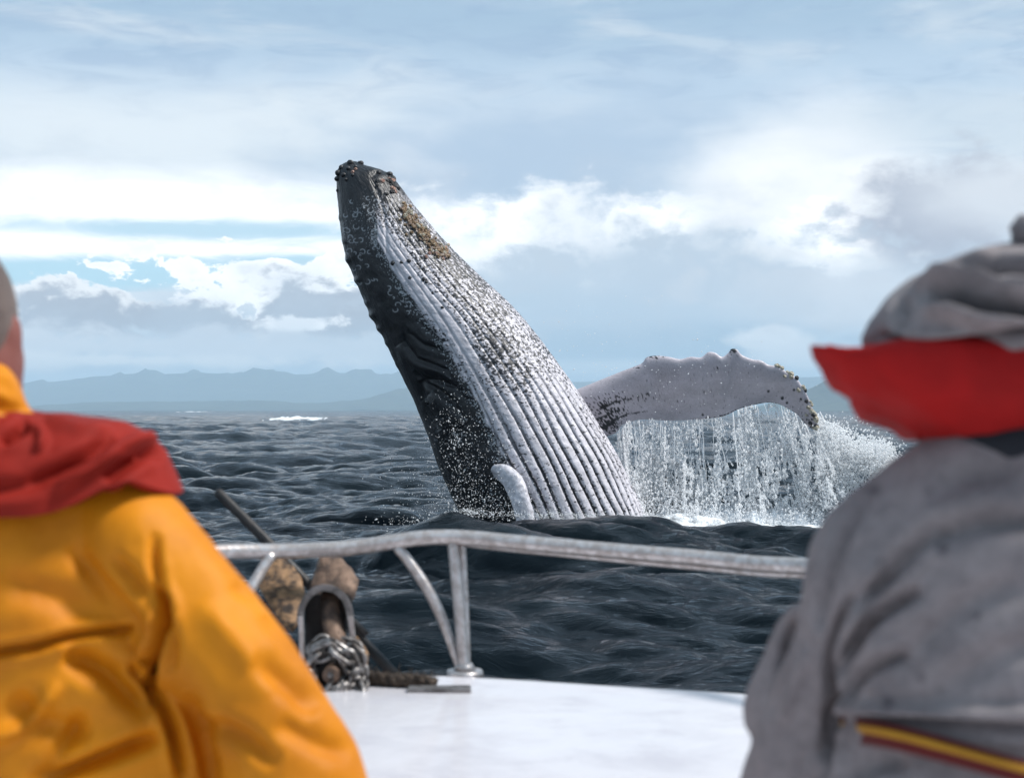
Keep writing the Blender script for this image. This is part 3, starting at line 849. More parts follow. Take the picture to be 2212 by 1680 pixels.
def m_sheet(t):
    t.bsdf.inputs['Base Color'].default_value = (0.97, 0.98, 0.99, 1); t.bsdf.inputs['Roughness'].default_value = 0.4
    nr = bump(t, t.noise(worldpos(t), 22, 5, 0.7), 0.03); t.l.new(nr, t.bsdf.inputs['Normal'])
    tr = t.new('ShaderNodeBsdfTranslucent'); tr.inputs[0].default_value = (0.97, 0.98, 0.99, 1)
    mx = t.new('ShaderNodeMixShader'); mx.inputs[0].default_value = 0.35
    t.l.new(t.bsdf.outputs[0], mx.inputs[1]); t.l.new(tr.outputs[0], mx.inputs[2]); t.l.new(mx.outputs[0], t.out.inputs[0])
MAT_SHEET = material("white_water_sheet", m_sheet)
OCT = np.array([(1, 0, 0), (-1, 0, 0), (0, 1, 0), (0, -1, 0), (0, 0, 1), (0, 0, -1)], float)
OCTF = np.array([(0, 2, 4), (2, 1, 4), (1, 3, 4), (3, 0, 4), (2, 0, 5), (1, 2, 5), (3, 1, 5), (0, 3, 5)])
def droplets(name, C, r, stretch=None, direction=None):
    """one mesh of small drops, stretched along their fall"""
    n = len(C)
    B = OCT[None] * r[:, None, None] * (0.75 + 0.5 * rng.random((n, 6, 1)))
    if stretch is not None:
        dd = direction / np.linalg.norm(direction, axis=1)[:, None]
        k = np.einsum('nij,nj->ni', B, dd)
        B = B + dd[:, None, :] * (k * (stretch[:, None] - 1))[..., None]
    V_ = (C[:, None] + B).reshape(-1, 3)
    F_ = (OCTF[None] + (np.arange(n) * 6)[:, None, None]).reshape(-1, 3)
    return mesh_np(name, V_, F_)
def px_world(x, y, D):
    dx, dy = (x - 1106) / F_PX, (840 - y) / F_PX
    v1 = CP - dy * SP
    return np.stack([dx / v1 * D, D + 0 * x, CAM_Z + (SP + dy * CP) / v1 * D], -1)
low = catmull(LO[1:], 400)
lowx, lowy = low[:, 0], low[:, 1]
C, Rr, St, Dr = [], [], [], []
strands = MB()
NS = 300
for k in range(NS):
    u_ = rng.random()
    x0_ = 1332 + (1764 - 1332) * u_
    y0_ = np.interp(x0_, lowx, lowy) + 1
    lean = np.interp(x0_, [1330, 1450, 1600, 1700, 1765], [0.10, 0.02, 0.12, 0.26, 0.40]) + rng.normal(0, 0.06)
    dep = 26.0 + rng.normal(0, 0.40)
    wgt = 0.35 + 0.9 * max(0, perlin(np.array([x0_ / 38.0]), np.array([2.2]))[0] + 0.35)
    m_ = int(rng.integers(140, 460) * wgt)
    s = rng.random(m_) ** 0.75
    start = 0.0 if rng.random() < .75 else rng.random() * .5
    s = start + (1 - start) * s
    H_ = 1150 - y0_
    ph = rng.random() * 6
    x = x0_ + lean * H_ * s + 5 * np.sin(s * 5 + ph) * s + rng.normal(0, 1, m_) * (1.2 + 11 * s ** 1.3) * rng.choice([0.35, 0.8, 1.6, 2.2])
    y = y0_ + H_ * s + rng.normal(0, 3, m_)
    keep = fbm(x / 22, y / 80 + 3, 0.4, 3) + 0.6 * fbm(x / 7, y / 10, 1.4, 3) > 0.10 - 0.65 * sstep(y, 1060, 1140) - 0.25 * (x < 1440)
    x, y = x[keep], y[keep]; mm = len(x)
    C.append(px_world(x, y, dep + rng.normal(0, 0.10, mm)))
    Rr.append((rng.gamma(2.2, 0.0036, mm) + 0.0035) * (.6 + .6 * s[keep])); St.append(1 + 3.5 * rng.random(mm) ** 2)
    Dr.append(np.tile([[lean, 0, -1]], (mm, 1)) + rng.normal(0, .25, (mm, 3)))
    if rng.random() < .16:
        e_ = rng.uniform(.35, 1.0); q = np.linspace(0, e_, 12)
        lx = x0_ + lean * H_ * q + 5 * np.sin(q * 5 + ph) * q + rng.normal(0, .8, 12); ly = y0_ + H_ * q
        strands.tube(px_world(lx, ly, dep), list(np.clip(rng.gamma(2.0, .0036, 12) * (1 - .3 * q), .002, .014)), 5, None)
# fine veil between the strands
m_ = 16000
x = rng.uniform(1330, 1790, m_); f_ = rng.random(m_)
y = np.interp(x, lowx, lowy, right=960) + f_ * (1150 - np.interp(x, lowx, lowy, right=960))
x = x + 0.15 * (y - 900) * (x > 1600)
keep = fbm(x / 22, y / 80 + 3, 0.4, 3) + 0.5 * fbm(x / 6, y / 9, 1.4, 2) > 0.1 + 0.35 * rng.random(m_)
x, y = x[keep], y[keep]
C.append(px_world(x, y, 26.0 + rng.normal(0, .4, len(x)))); Rr.append(rng.gamma(2, .0026, len(x)) + .003); St.append(1 + 1.5 * rng.random(len(x))); Dr.append(rng.normal(0, .4, (len(x), 3)) + [0, 0, -1])
# thrown off the flipper tip to the right
for k in range(34):
    a = rng.uniform(0, 1)
    x1, y1 = 1768 + rng.uniform(-8, 6), 905 + rng.uniform(-20, 25)
    x2, y2 = 1780 + 140 * (1 - a) + rng.normal(0, 10), 985 + 150 * a + rng.normal(0, 10)
    m_ = int(rng.integers(40, 150)); s = rng.random(m_) ** .8
    x = x1 + (x2 - x1) * s + rng.normal(0, 1, m_) * (1 + 7 * s); y = y1 + (y2 - y1) * s + 14 * (s * s - s) + rng.normal(0, 1, m_) * (1 + 6 * s)
    C.append(px_world(x, y, 25.9 + rng.normal(0, .15, m_))); Rr.append(rng.gamma(2, .0042, m_) + .004); St.append(1 + 2 * rng.random(m_)); Dr.append(np.tile([[x2 - x1, 0, y1 - y2]], (m_, 1)) / 100.)
    if k % 2 == 0:
        q = np.linspace(0, 1, 12)
        strands.tube(px_world(x1 + (x2 - x1) * q, y1 + (y2 - y1) * q + 14 * (q * q - q) + rng.normal(0, .8, 12), 25.9), list(np.clip(rng.gamma(2, .004, 12), .003, .016)), 5)
for cx, cy, sx_, sy_, m_ in [(1890, 985, 20, 16, 3000), (1800, 940, 20, 16, 500), (1868, 975, 30, 12, 600), (1850, 950, 22, 20, 140), (1905, 1010, 20, 26, 700), (1840, 1075, 40, 50, 900), (1800, 1000, 40, 40, 500), (1680, 1125, 90, 16, 2200), (1500, 1135, 80, 12, 2200), (1430, 1100, 26, 30, 900), (1600, 1134, 140, 12, 7000), (1480, 1100, 50, 40, 2200)]:
    x, y = rng.normal(cx, sx_, m_), rng.normal(cy, sy_, m_)
    C.append(px_world(x, y, 25.8 + rng.normal(0, .35, m_))); Rr.append(rng.gamma(2.2, .0045, m_) + .004); St.append(1 + rng.random(m_)); Dr.append(rng.normal(0, 1, (m_, 3)))
# drops over the dark flank and round the waterline
for cx, cy, sx_, sy_, m_, D_ in [(1010, 1020, 34, 70, 420, 23.3), (1050, 1090, 60, 26, 600, 23.2), (985, 930, 30, 50, 350, 23.4), (930, 1060, 50, 40, 260, 23.6), (1150, 1090, 60, 24, 300, 23.1), (1300, 1118, 60, 6, 700, 22.6), (1160, 1112, 70, 5, 500, 22.4), (1385, 1122, 16, 8, 400, 23.5), (1010, 1106, 30, 5, 300, 22.2), (1100, 1000, 60, 70, 300, 23.2),
                             (1500, 820, 160, 60, 220, 24.6), (1250, 760, 90, 60, 120, 23.6), (935, 1125, 60, 8, 260, 21.5)]:
    x, y = rng.normal(cx, sx_, m_), rng.normal(cy, sy_, m_)
    C.append(px_world(x, y, D_ + rng.normal(0, .2, m_))); Rr.append(rng.gamma(2, .0014, m_) + .0022); St.append(1 + 1.2 * rng.random(m_)); Dr.append(rng.normal(0, 1, (m_, 3)))
C, Rr, St, Dr = np.vstack(C), np.clip(np.concatenate(Rr), .0022, .015), np.clip(np.concatenate(St), 1, 2.6), np.vstack(Dr)
Rr = Rr * 1.12
spray = thing("water_curtain", pt(1560, 1150, 25.9), "white curtain of water pouring off the raised flipper with flying drops", "splash")
spray['kind'] = 'stuff'
link("drops", droplets("drops", C, Rr, St, Dr), MAT_DROP, spray, kind='stuff')
strands.build("strands", MAT_DROP, spray, kind='stuff')
# torn lacy sheets of white water between the strings of drops
nu, nv = 720, 340
uu, vv = np.meshgrid(np.linspace(1330, 1768, nu), np.linspace(0, 1, nv))
ytop = np.interp(uu, lowx, lowy, right=930)
yy_ = ytop + 2 + vv * (1150 - ytop)
ln_ = np.interp(uu, [1330, 1450, 1600, 1700, 1765], [0.06, 0.02, 0.12, 0.28, 0.42])
xx_ = uu + ln_ * (yy_ - ytop) + 3 * fbm(uu / 30, yy_ / 40, 2.2, 3)
lace = 0.8 * fbm(uu / 17, yy_ / 75, 3.4, 3) + 0.75 * fbm(uu / 6, yy_ / 10, 8.1, 3) + 0.35 * fbm(uu / 2.2, yy_ / 3.2, 1.8, 2)
gate = np.interp(vv, [0, .06, .3, .6, .80, .92, 1.0], [.50, .26, .20, .06, -.22, -.8, -1.4]) - 0.22 * np.exp(-((uu - 1410) / 45) ** 2) * vv
keep = (lace > gate).ravel()
dy_ = 25.72 + 0.22 * fbm(uu / 14, yy_ / 16, 6.1, 4) + 0.10 * fbm(uu / 4, yy_ / 4, 9.3, 2)
SV = np.stack([(xx_ - 1106) / F_PX * dy_, dy_, 0 * dy_], -1).reshape(-1, 3)
SV[:, 2] = px_world(xx_.ravel(), yy_.ravel(), dy_.ravel())[:, 2]
SF = grid_faces(nv, nu); SF = SF[keep[SF].sum(1) >= 3]
used = np.unique(SF); remap = -np.ones(nu * nv, int); remap[used] = np.arange(len(used))
sheet_me = mesh_np("torn_sheet", SV[used], remap[SF])
sheet_me.materials.append(MAT_SHEET)
link("torn_sheet", sheet_me, None, spray, kind='stuff')
# churned white mound where the curtain lands
nx, ny = 360, 70
gx_, gy_ = np.meshgrid(np.linspace(1375, 1835, nx), np.linspace(24.6, 27.2, ny))
base_ = px_world(gx_, 1150 + 0 * gx_, 25.9); bx = base_[..., 0] * gy_ / 25.9
fo = fbm(bx * 2.2, gy_ * 2.2, 1.3, 5, .6)
env = sstep(gx_, 1375, 1420) * (1 - sstep(gx_, 1760, 1835)) * np.exp(-((gy_ - 25.9) / .75) ** 2)
bz = -0.32 + env * (0.46 + 0.22 * fo + 0.12 * np.abs(fbm(bx * 9, gy_ * 9, 2.3, 3)))
me = mesh_np("sea_foam", np.stack([bx, gy_, bz], -1).reshape(-1, 3), grid_faces(ny, nx))
link("sea_foam", me, MAT_FOAM, kind='stuff', label="churned white foam where the curtain of water lands", category="foam")

# ------------------------------------------------------------------ the boat
DECK_Z = CAM_Z - 0.70
def m_paint(t):
    p = worldpos(t)
    n = t.noise(p, 5.5, 7, 0.65, 0.4); n2 = t.noise(t.vec('MULTIPLY', p, (1, 3, 1)), 14, 5, 0.6)
    col = t.mix(t.step(n, 0.42, 0.75), (0.64, 0.62, 0.65), (0.50, 0.48, 0.52))
    col = t.mix(t.step(n2, 0.62, 0.8, 0, 0.35), col, (0.42, 0.39, 0.39))
    t.put(t.bsdf.inputs['Base Color'], col)
    t.put(t.bsdf.inputs['Roughness'], t.step(n, 0.3, 0.7, 0.10, 0.26))
    t.put(t.bsdf.inputs['Normal'], bump(t, t.noise(p, 22, 4, 0.6), 0.0012))
MAT_PAINT = material("white_deck_paint", m_paint)
MAT_STEEL = simple("weathered_steel", (0.66, 0.62, 0.61), (0.44, 0.39, 0.37), 40, (0.30, 0.48), 0.7, 0.001, 120)
MAT_RUST = simple("rusty_iron", (0.20, 0.125, 0.085), (0.045, 0.032, 0.027), 24, (0.55, 0.8), 0.25, 0.004, 70)
MAT_RUST_PALE = simple("flaking_fluke", (0.34, 0.195, 0.095), (0.030, 0.020, 0.015), 28, (0.55, 0.8), 0.1, 0.004, 60)
MAT_IRON = simple('grey_iron', (0.24, 0.225, 0.22), (0.09, 0.083, 0.08), 30, (0.35, 0.55), 0.5, 0.001, 80)
MAT_BLACK = simple("hoop_shadow_black", (0.012, 0.012, 0.013), (0.028, 0.025, 0.024), 30, (0.4, 0.6), 0.2, 0.001, 80)
MAT_CHAIN = simple("galvanised_chain", (0.36, 0.34, 0.33), (0.07, 0.06, 0.055), 40, (0.38, 0.6), 0.8, 0.001, 120)
MAT_ROPE = simple("frayed_brown_rope", (0.075, 0.052, 0.036), (0.025, 0.018, 0.014), 60, (0.85, 0.95), 0, 0.004, 160)
boat = thing("boat", (-0.4, 1.0, DECK_Z), "white boat foredeck with a bent steel rail round its bow", "boat")
def deck_pt(x, y):
    q = pt(x, y, 1.0); D = (DECK_Z - CAM_Z) / (q.z - CAM_Z); return (q.x * D, D)
edge_pts = [(-2.45, -1.6), (-2.45, 0.2), (-2.42, 1.6), (-2.25, 2.6), (-1.85, 3.35), (-1.25, 3.75), (-0.75, 3.84), deck_pt(790, 1453), deck_pt(1050, 1464), deck_pt(1340, 1482), deck_pt(1630, 1500), (1.00, 3.32), (1.32, 2.85), (1.52, 2.1), (1.6, 1.2), (1.62, 0.0), (1.62, -1.6)]
E = catmull(edge_pts, 160)
ctr = np.array([-0.42, 1.0])
def inset(k):
    dv = ctr - E; return E + dv / np.linalg.norm(dv, axis=1)[:, None] * k
rings = [(inset(0.9), 0.018), (inset(0.3), 0.010), (inset(0.09), 0.0), (inset(0.05), 0.004), (inset(0.03), 0.006), (inset(0.012), 0.0), (E, -0.02), (E, -0.09)]
V_ = [(x, y, DECK_Z + dz) for R2, dz in rings for x, y in R2]
F_ = [tuple(q) for q in grid_faces(len(rings), len(E), True)]
V_.append((ctr[0], ctr[1], DECK_Z + 0.022)); c_i = len(V_) - 1
F_ += [(c_i, (i + 1) % len(E), i) for i in range(len(E))]
MB().add(V_, F_).build("foredeck", MAT_PAINT, boat)
hr = [(inset(0.008), -0.092), (inset(0.02), -0.12), (inset(0.10), -0.5), (inset(0.32), -1.0), (inset(0.7), -1.75)]
V_ = [(x, y, DECK_Z + dz) for R2, dz in hr for x, y in R2]
MB().add(V_, [tuple(q) for q in grid_faces(len(hr), len(E), True)] + [tuple(range((len(hr) - 1) * len(E), len(hr) * len(E)))]).build("hull", MAT_PAINT, boat)
me_r = MB().tube([(x, y, DECK_Z - 0.105) for x, y in inset(-0.012)[::2]], 0.014, 8).build("rub_rail", MAT_BLACK, boat)
# rail: bent tube, posts and brace
rail_px = [(-400, 1290, 2.9), (-100, 1245, 3.25), (150, 1217, 3.5), (320, 1201, 3.65), (485, 1191, 3.74), (600, 1190, 3.78), (700, 1187, 3.79), (780, 1180, 3.80), (850, 1170, 3.80), (910, 1162, 3.80), (970, 1160, 3.80), (1030, 1163, 3.79), (1100, 1170, 3.77),
           (1250, 1183, 3.72), (1400, 1196, 3.66), (1480, 1202, 3.63), (1550, 1209, 3.60), (1640, 1218, 3.54), (1760, 1224, 3.45), (1950, 1240, 3.22), (2150, 1272, 2.85), (2320, 1330, 2.35), (2450, 1420, 1.95)]
MB().tube([pt(*q) for q in rail_px], 0.0205, 20, 220).build("bow_rail", MAT_STEEL, boat)
MB().tube([pt(x, y + dy, D + .012) for (x, y, D), dy in zip([(1010, 1174, 3.80), (1100, 1184, 3.77), (1250, 1199, 3.72), (1400, 1214, 3.66), (1550, 1228, 3.60), (1640, 1237, 3.54), (1760, 1243, 3.45), (1950, 1262, 3.22), (2150, 1295, 2.85)], [0] * 9)], 0.0095, 14, 120).build("lower_rail", MAT_STEEL, boat)
post = MB()
post.tube([pt(978, 1168, 3.80), pt(984, 1230, 3.79), pt(995, 1350, 3.77), pt(1003, 1452, 3.76)], 0.0155, 16, 30)
post.tube([pt(997, 1172, 3.815), pt(1000, 1230, 3.81), pt(1005, 1350, 3.79), pt(1008, 1452, 3.78)], 0.0115, 16, 30)
post.build("rail_post", MAT_STEEL, boat)
MB().tube([pt(858, 1182, 3.80), pt(885, 1215, 3.795), pt(922, 1270, 3.79), pt(950, 1325, 3.785), pt(968, 1372, 3.78), pt(986, 1425, 3.775), pt(994, 1448, 3.772)], [.0135, .0145, .015, .0145, .0125, .011, .010], 14, 40).build("rail_brace", MAT_STEEL, boat)
MB().tube([pt(588, 1196, 3.77), pt(566, 1230, 3.75), pt(540, 1275, 3.72), pt(500, 1350, 3.69), pt(470, 1440, 3.66), pt(455, 1480, 3.65)], 0.0150, 14, 30).build("rail_brace", MAT_STEEL, boat)
MB().tube([pt(1900, 1238, 3.27), pt(1910, 1400, 3.25), pt(1915, 1560, 3.23)], 0.0150, 12).build("rail_post", MAT_STEEL, boat)
MB().tube([pt(330, 1205, 3.66), pt(335, 1350, 3.62), pt(340, 1480, 3.60)], 0.0150, 12).build("rail_post", MAT_STEEL, boat)
fp = pt(1004, 1458, 3.765); fp.z = DECK_Z + 0.010
MB().tube([fp - Vector((0, 0, .012)), fp + Vector((0, 0, .004))], [.050, .046], 22).build("foot_plate", MAT_STEEL, boat)
MB().tube([fp + Vector((0, 0, .004)), fp + Vector((0, 0, .022))], [.030, .020], 18).build("foot_collar", MAT_STEEL, boat)
a_, b_ = deck_pt(886, 1500), deck_pt(1012, 1499)
q = math.atan2(b_[1] - a_[1], b_[0] - a_[0])
from mathutils import Matrix
MB().box(((a_[0] + b_[0]) / 2, (a_[1] + b_[1]) / 2, DECK_Z + 0.011), (0.078, 0.022, 0.009), Matrix.Rotation(q, 3, 'Z')).build("deck_plate", MAT_IRON, boat, False, 0.004)
# bow roller: hoop, cheeks and hub, a little left of the post
DA = 3.62
def wide_band(pts_px, D, w_px, t_m, name, mat, parent):
    """flat bar bent along a curve that faces the deck"""
    Q = catmull(pts_px, 40); mb = MB(); V_ = []
    T = np.gradient(Q, axis=0); T /= np.linalg.norm(T, axis=1)[:, None]
    for (x, y), (tx, ty) in zip(Q, T):
        nx_, ny_ = -ty * w_px / 2, tx * w_px / 2
        V_ += [pt(x - nx_, y - ny_, D), pt(x + nx_, y + ny_, D), pt(x + nx_, y + ny_, D + t_m), pt(x - nx_, y - ny_, D + t_m)]
    F_ = [tuple(q) for q in grid_faces(len(Q), 4, True)] + [(3, 2, 1, 0), tuple(range((len(Q) - 1) * 4, len(Q) * 4))]
    return mb.add(V_, F_).build(name, mat, parent, False, 0.002)
roller = wide_band([(648, 1345), (650, 1318), (660, 1294), (678, 1276), (701, 1269), (725, 1275), (744, 1292), (754, 1315), (757, 1340)], DA, 15, 0.09, "roller_hoop", MAT_IRON, boat)
MB().box(pt(704, 1352, DA + .085), (.054, .006, .082)).build('hoop_shadow_plate', MAT_BLACK, boat, False, .003)  # black plate added to darken the inside of the hoop like shadow
wide_band([(649, 1330), (651, 1360), (652, 1400), (655, 1440), (660, 1480)], DA - .004, 11, 0.05, "roller_cheek", MAT_STEEL, boat)
wide_band([(757, 1330), (760, 1360), (765, 1400), (772, 1435), (780, 1475)], DA - .004, 12, 0.05, "roller_cheek", MAT_STEEL, boat)
# dark drum that the chain is wound on
hubc = pt(719, 1452, 3.55)
MB().tube([hubc + Vector((0, .10, .01)), hubc + Vector((0, 0.02, 0))], [.040, .048], 22).build("chain_drum", MAT_BLACK, boat)
MB().tube([hubc + Vector((0, .05, 0)), hubc + Vector((0, -.035, 0)), hubc + Vector((0, -.042, 0))], [.022, .022, .017], 20).build("drum_hub", MAT_RUST, boat)
MB().ellipsoid(hubc + Vector((0, -.044, .001)), (.0085, .006, .0085), 14, 8).build("hub_bolt", MAT_CHAIN, boat)
# ------------------------------------------------------------------ anchor
anchor = thing("anchor", pt(700, 1440, 3.72), "rusty folding-fluke anchor with a black stock rod stowed over the bow", "anchor")
MB().capsule([pt(474, 1066, 3.98), pt(580, 1172, 3.93), pt(700, 1296, 3.88), pt(848, 1452, 3.80)], .0142, 14, 30).build("stock", MAT_BLACK, anchor)
def plate(name, outline, D0, D1, th_, mat, parent, ridge=0.0):
    """thick plate with a rounded rim; depth runs from D0 at its top to D1 at its foot"""
    ys = [q[1] for q in outline]; y0_, y1_ = min(ys), max(ys)
    O_ = np.array(outline + outline[:1], float); L__ = np.concatenate([[0], np.cumsum(np.linalg.norm(np.diff(O_, axis=0), axis=1))]); q_ = np.linspace(0, L__[-1], 73)[:-1]
    Q = np.stack([np.interp(q_, L__, O_[:, k]) for k in (0, 1)], 1); Q = Q + np.stack([1.6 * perlin(q_ / 16, q_ * 0 + y0_), 1.6 * perlin(q_ / 16, q_ * 0 + y1_)], 1); c_ = Q.mean(0)
    dep = lambda y: D0 + (D1 - D0) * (y - y0_) / (y1_ - y0_)
    V_ = []; prof = [(0, -.5 - ridge), (.5, -.5 - ridge * .5), (.9, -.5), (1.0, -.2), (1.0, .2), (.9, .5), (.5, .5), (0.0, .5)]
    for s_, dz in prof[1:-1]:
        for x, y in Q:
            xx, yy = c_[0] + (x - c_[0]) * s_, c_[1] + (y - c_[1]) * s_
            V_.append(pt(xx, yy, dep(yy) + dz * th_ + .004 * perlin(np.array([xx / 14.]), np.array([yy / 14.]))[0]))
    n_ = len(Q); F_ = [tuple(q) for q in grid_faces(len(prof) - 2, n_, True)]
    V_.append(pt(c_[0], c_[1], dep(c_[1]) - th_ * (.5 + ridge))); F_ += [(len(V_) - 1, (i + 1) % n_, i) for i in range(n_)]
    k = (len(prof) - 3) * n_
    V_.append(pt(c_[0], c_[1], dep(c_[1]) + th_ * .5)); F_ += [(len(V_) - 1, k + i, k + (i + 1) % n_) for i in range(n_)]
    return MB().add(V_, F_).build(name, mat, parent)
plate("fluke", [(590, 1196), (612, 1206), (634, 1222), (652, 1250), (660, 1290), (652, 1330), (634, 1366), (612, 1352), (584, 1310), (560, 1270), (552, 1240), (566, 1210)], 3.92, 3.70, .020, MAT_RUST_PALE, anchor, .5)
plate("fluke", [(768, 1370), (783, 1385), (797, 1412), (794, 1440), (783, 1464), (770, 1468), (763, 1440), (762, 1400)], 3.80, 3.66, .018, MAT_RUST_PALE, anchor, .5)
plate("crown", [(690, 1200), (738, 1204), (758, 1226), (775, 1252), (768, 1284), (757, 1306), (742, 1316), (676, 1300), (668, 1268), (680, 1232)], 3.94, 3.80, .045, MAT_RUST, anchor, .2)
MB().tube([pt(712, 1278, 3.70), pt(713, 1300, 3.67), pt(717, 1340, 3.64), pt(726, 1380, 3.61), pt(740, 1415, 3.585)], [.020, .023, .025, .026, .027], 16, 24, 0.6).build("shank", MAT_RUST, anchor)
MB().tube([pt(655, 1297, 3.80), pt(690, 1300, 3.80), pt(765, 1345, 3.80), pt(792, 1372, 3.80)], .011, 12).build("hinge_pin", MAT_BLACK, anchor)
# ------------------------------------------------------------------ chain wound on the drum, each link a part
chain = thing("anchor_chain", hubc, "tangled galvanised anchor chain wound round the drum behind the anchor", "chain")
lk = MB()
ring = [(0.0125 * math.cos(a) + (0.0085 if math.cos(a) > 0 else -0.0085), 0.0125 * math.sin(a), 0) for a in np.linspace(0, 2 * math.pi, 20, endpoint=False)]
lk.tube([tuple(1.45 * q for q in w) for w in ring + ring[:1]], 0.0062, 8, None, 1.0, False)
link_me = lk.mesh("chain_link"); link_me.materials.append(MAT_CHAIN)
for ringr, cnt, off in [(.055, 9, -.022), (.066, 10, .008), (.068, 10, .045)]:
    for k in range(cnt):
        a = 2 * math.pi * k / cnt + random.uniform(-.12, .12) + off * 9
        o = bpy.data.objects.new("chain_link", link_me); COL.objects.link(o); o.parent = chain
        rr_ = ringr + random.uniform(-.004, .005)
        o.location = (rr_ * math.cos(a), off + random.uniform(-.006, .006), rr_ * math.sin(a))
        o.rotation_euler = (math.pi / 2 * (k % 2) + random.uniform(-.4, .4), -(a + math.pi / 2) + random.uniform(-.3, .3), random.uniform(-.35, .35))
for k in range(12):
    o = bpy.data.objects.new("chain_link", link_me); COL.objects.link(o); o.parent = chain
    x, y = random.uniform(700, 780), random.uniform(1480, 1512)
    p = pt(x, y, 3.52 + .03 * random.random()); p.z = max(p.z, DECK_Z + .012)
    o.location = p - hubc; o.rotation_euler = (random.uniform(-1, 1), random.uniform(-1, 1), random.uniform(0, 6))
# ------------------------------------------------------------------ frayed rope lying on the deck
rope = thing("rope", (*deck_pt(865, 1484), DECK_Z), "frayed dark brown rope lying on the white deck beside the chain", "rope")
rp = []
for (x, y), h in zip([(784, 1482), (810, 1484), (845, 1487), (880, 1489), (915, 1491), (938, 1493)], [.020, .022, .021, .023, .022, .017]):
    dx, dy = deck_pt(x, y); rp.append(Vector((dx, dy, DECK_Z + h)))
for s_ in range(3):
    ph = s_ * 2.1; P_ = catmull(np.array([tuple(p) for p in rp]), 60)
    tw = np.linspace(0, 16, 60) + ph
    MB().tube([(p[0], p[1] + .008 * math.cos(w), p[2] + .007 * math.sin(w)) for p, w in zip(P_, tw)], .0120, 9).build("strand", MAT_ROPE, rope)
fz = MB()
for k in range(240):
    p = P_[rng.integers(0, 60)]; dv = rng.normal(0, 1, 3); dv[2] = abs(dv[2]); dv /= np.linalg.norm(dv)
    l_ = rng.uniform(.008, .026); st = p + dv * .010
    fz.tube([st, st + dv * l_ * .6, st + dv * l_ + rng.normal(0, .004, 3)], [.0014, .001, .0005], 3, None, 1, False)
fz.build("frayed_fibres", MAT_ROPE, rope, kind='stuff')
# ------------------------------------------------------------------ the two people
def m_cloth(name, col, col2, rough, weave, wd, var=0.5, sheen=0.1, blot=9):
    def f(t):
        p = worldpos(t)
        n = t.noise(p, blot, 6, 0.62, 0.3)
        cl = t.mix(t.math('MULTIPLY', t.step(n, 0.35, 0.68), var), col, col2)
        if name == 'grey_fleece':
            cl = t.mix(t.step(t.noise(p, 70, 4, 0.7), 0.42, 0.68, 0, 0.30), cl, (0.11, 0.095, 0.105))
            cl = t.mix(t.math('MULTIPLY', t.new('ShaderNodeAttribute', attribute_name='stain').outputs['Fac'], 0.8), cl, (0.05, 0.04, 0.05))
        t.put(t.bsdf.inputs['Base Color'], cl)
        t.bsdf.inputs['Roughness'].default_value = rough
        t.bsdf.inputs['Sheen Weight'].default_value = sheen
        t.bsdf.inputs['Specular IOR Level'].default_value = 0.2
        h = t.noise(p, weave, 3, 0.6)
        t.put(t.bsdf.inputs['Normal'], bump(t, h, wd))
    return material(name, f)
MAT_YELLOW = m_cloth("yellow_oilskin", (0.64, 0.225, 0.005), (0.40, 0.118, 0.004), 0.55, 380, 0.0006, 0.6, 0.0, 6)
MAT_RED = m_cloth("red_lining", (0.26, 0.014, 0.007), (0.15, 0.008, 0.005), 0.75, 420, 0.0006, 0.6, 0.0, 8)
MAT_RED2 = m_cloth("red_collar_cloth", (0.38, 0.008, 0.008), (0.24, 0.006, 0.006), 0.75, 420, 0.0006, 0.6, 0.0, 12)
MAT_GREY = m_cloth("grey_fleece", (0.28, 0.248, 0.250), (0.14, 0.120, 0.124), 0.95, 300, 0.0012, 0.5, 0.05, 13)
MAT_SKIN = m_cloth("skin", (0.24, 0.095, 0.080), (0.19, 0.072, 0.062), 0.5, 200, 0.0004, 0.5, 0.0, 20)
MAT_HAIR = m_cloth("cropped_hair", (0.150, 0.110, 0.095), (0.085, 0.062, 0.055), 0.8, 520, 0.0020, 0.8, 0.2, 40)
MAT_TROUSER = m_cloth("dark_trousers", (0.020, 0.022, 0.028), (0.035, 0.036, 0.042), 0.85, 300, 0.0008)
MAT_BOOT = m_cloth("black_rubber_boot", (0.012, 0.012, 0.013), (0.02, 0.02, 0.02), 0.4, 100, 0.0004)
MAT_STRAP = m_cloth("dark_red_strap", (0.11, 0.010, 0.009), (0.07, 0.008, 0.008), 0.7, 400, 0.0008)
MAT_STRIPE = m_cloth("yellow_strap_stripe", (0.48, 0.24, 0.018), (0.33, 0.14, 0.012), 0.7, 400, 0.0008)

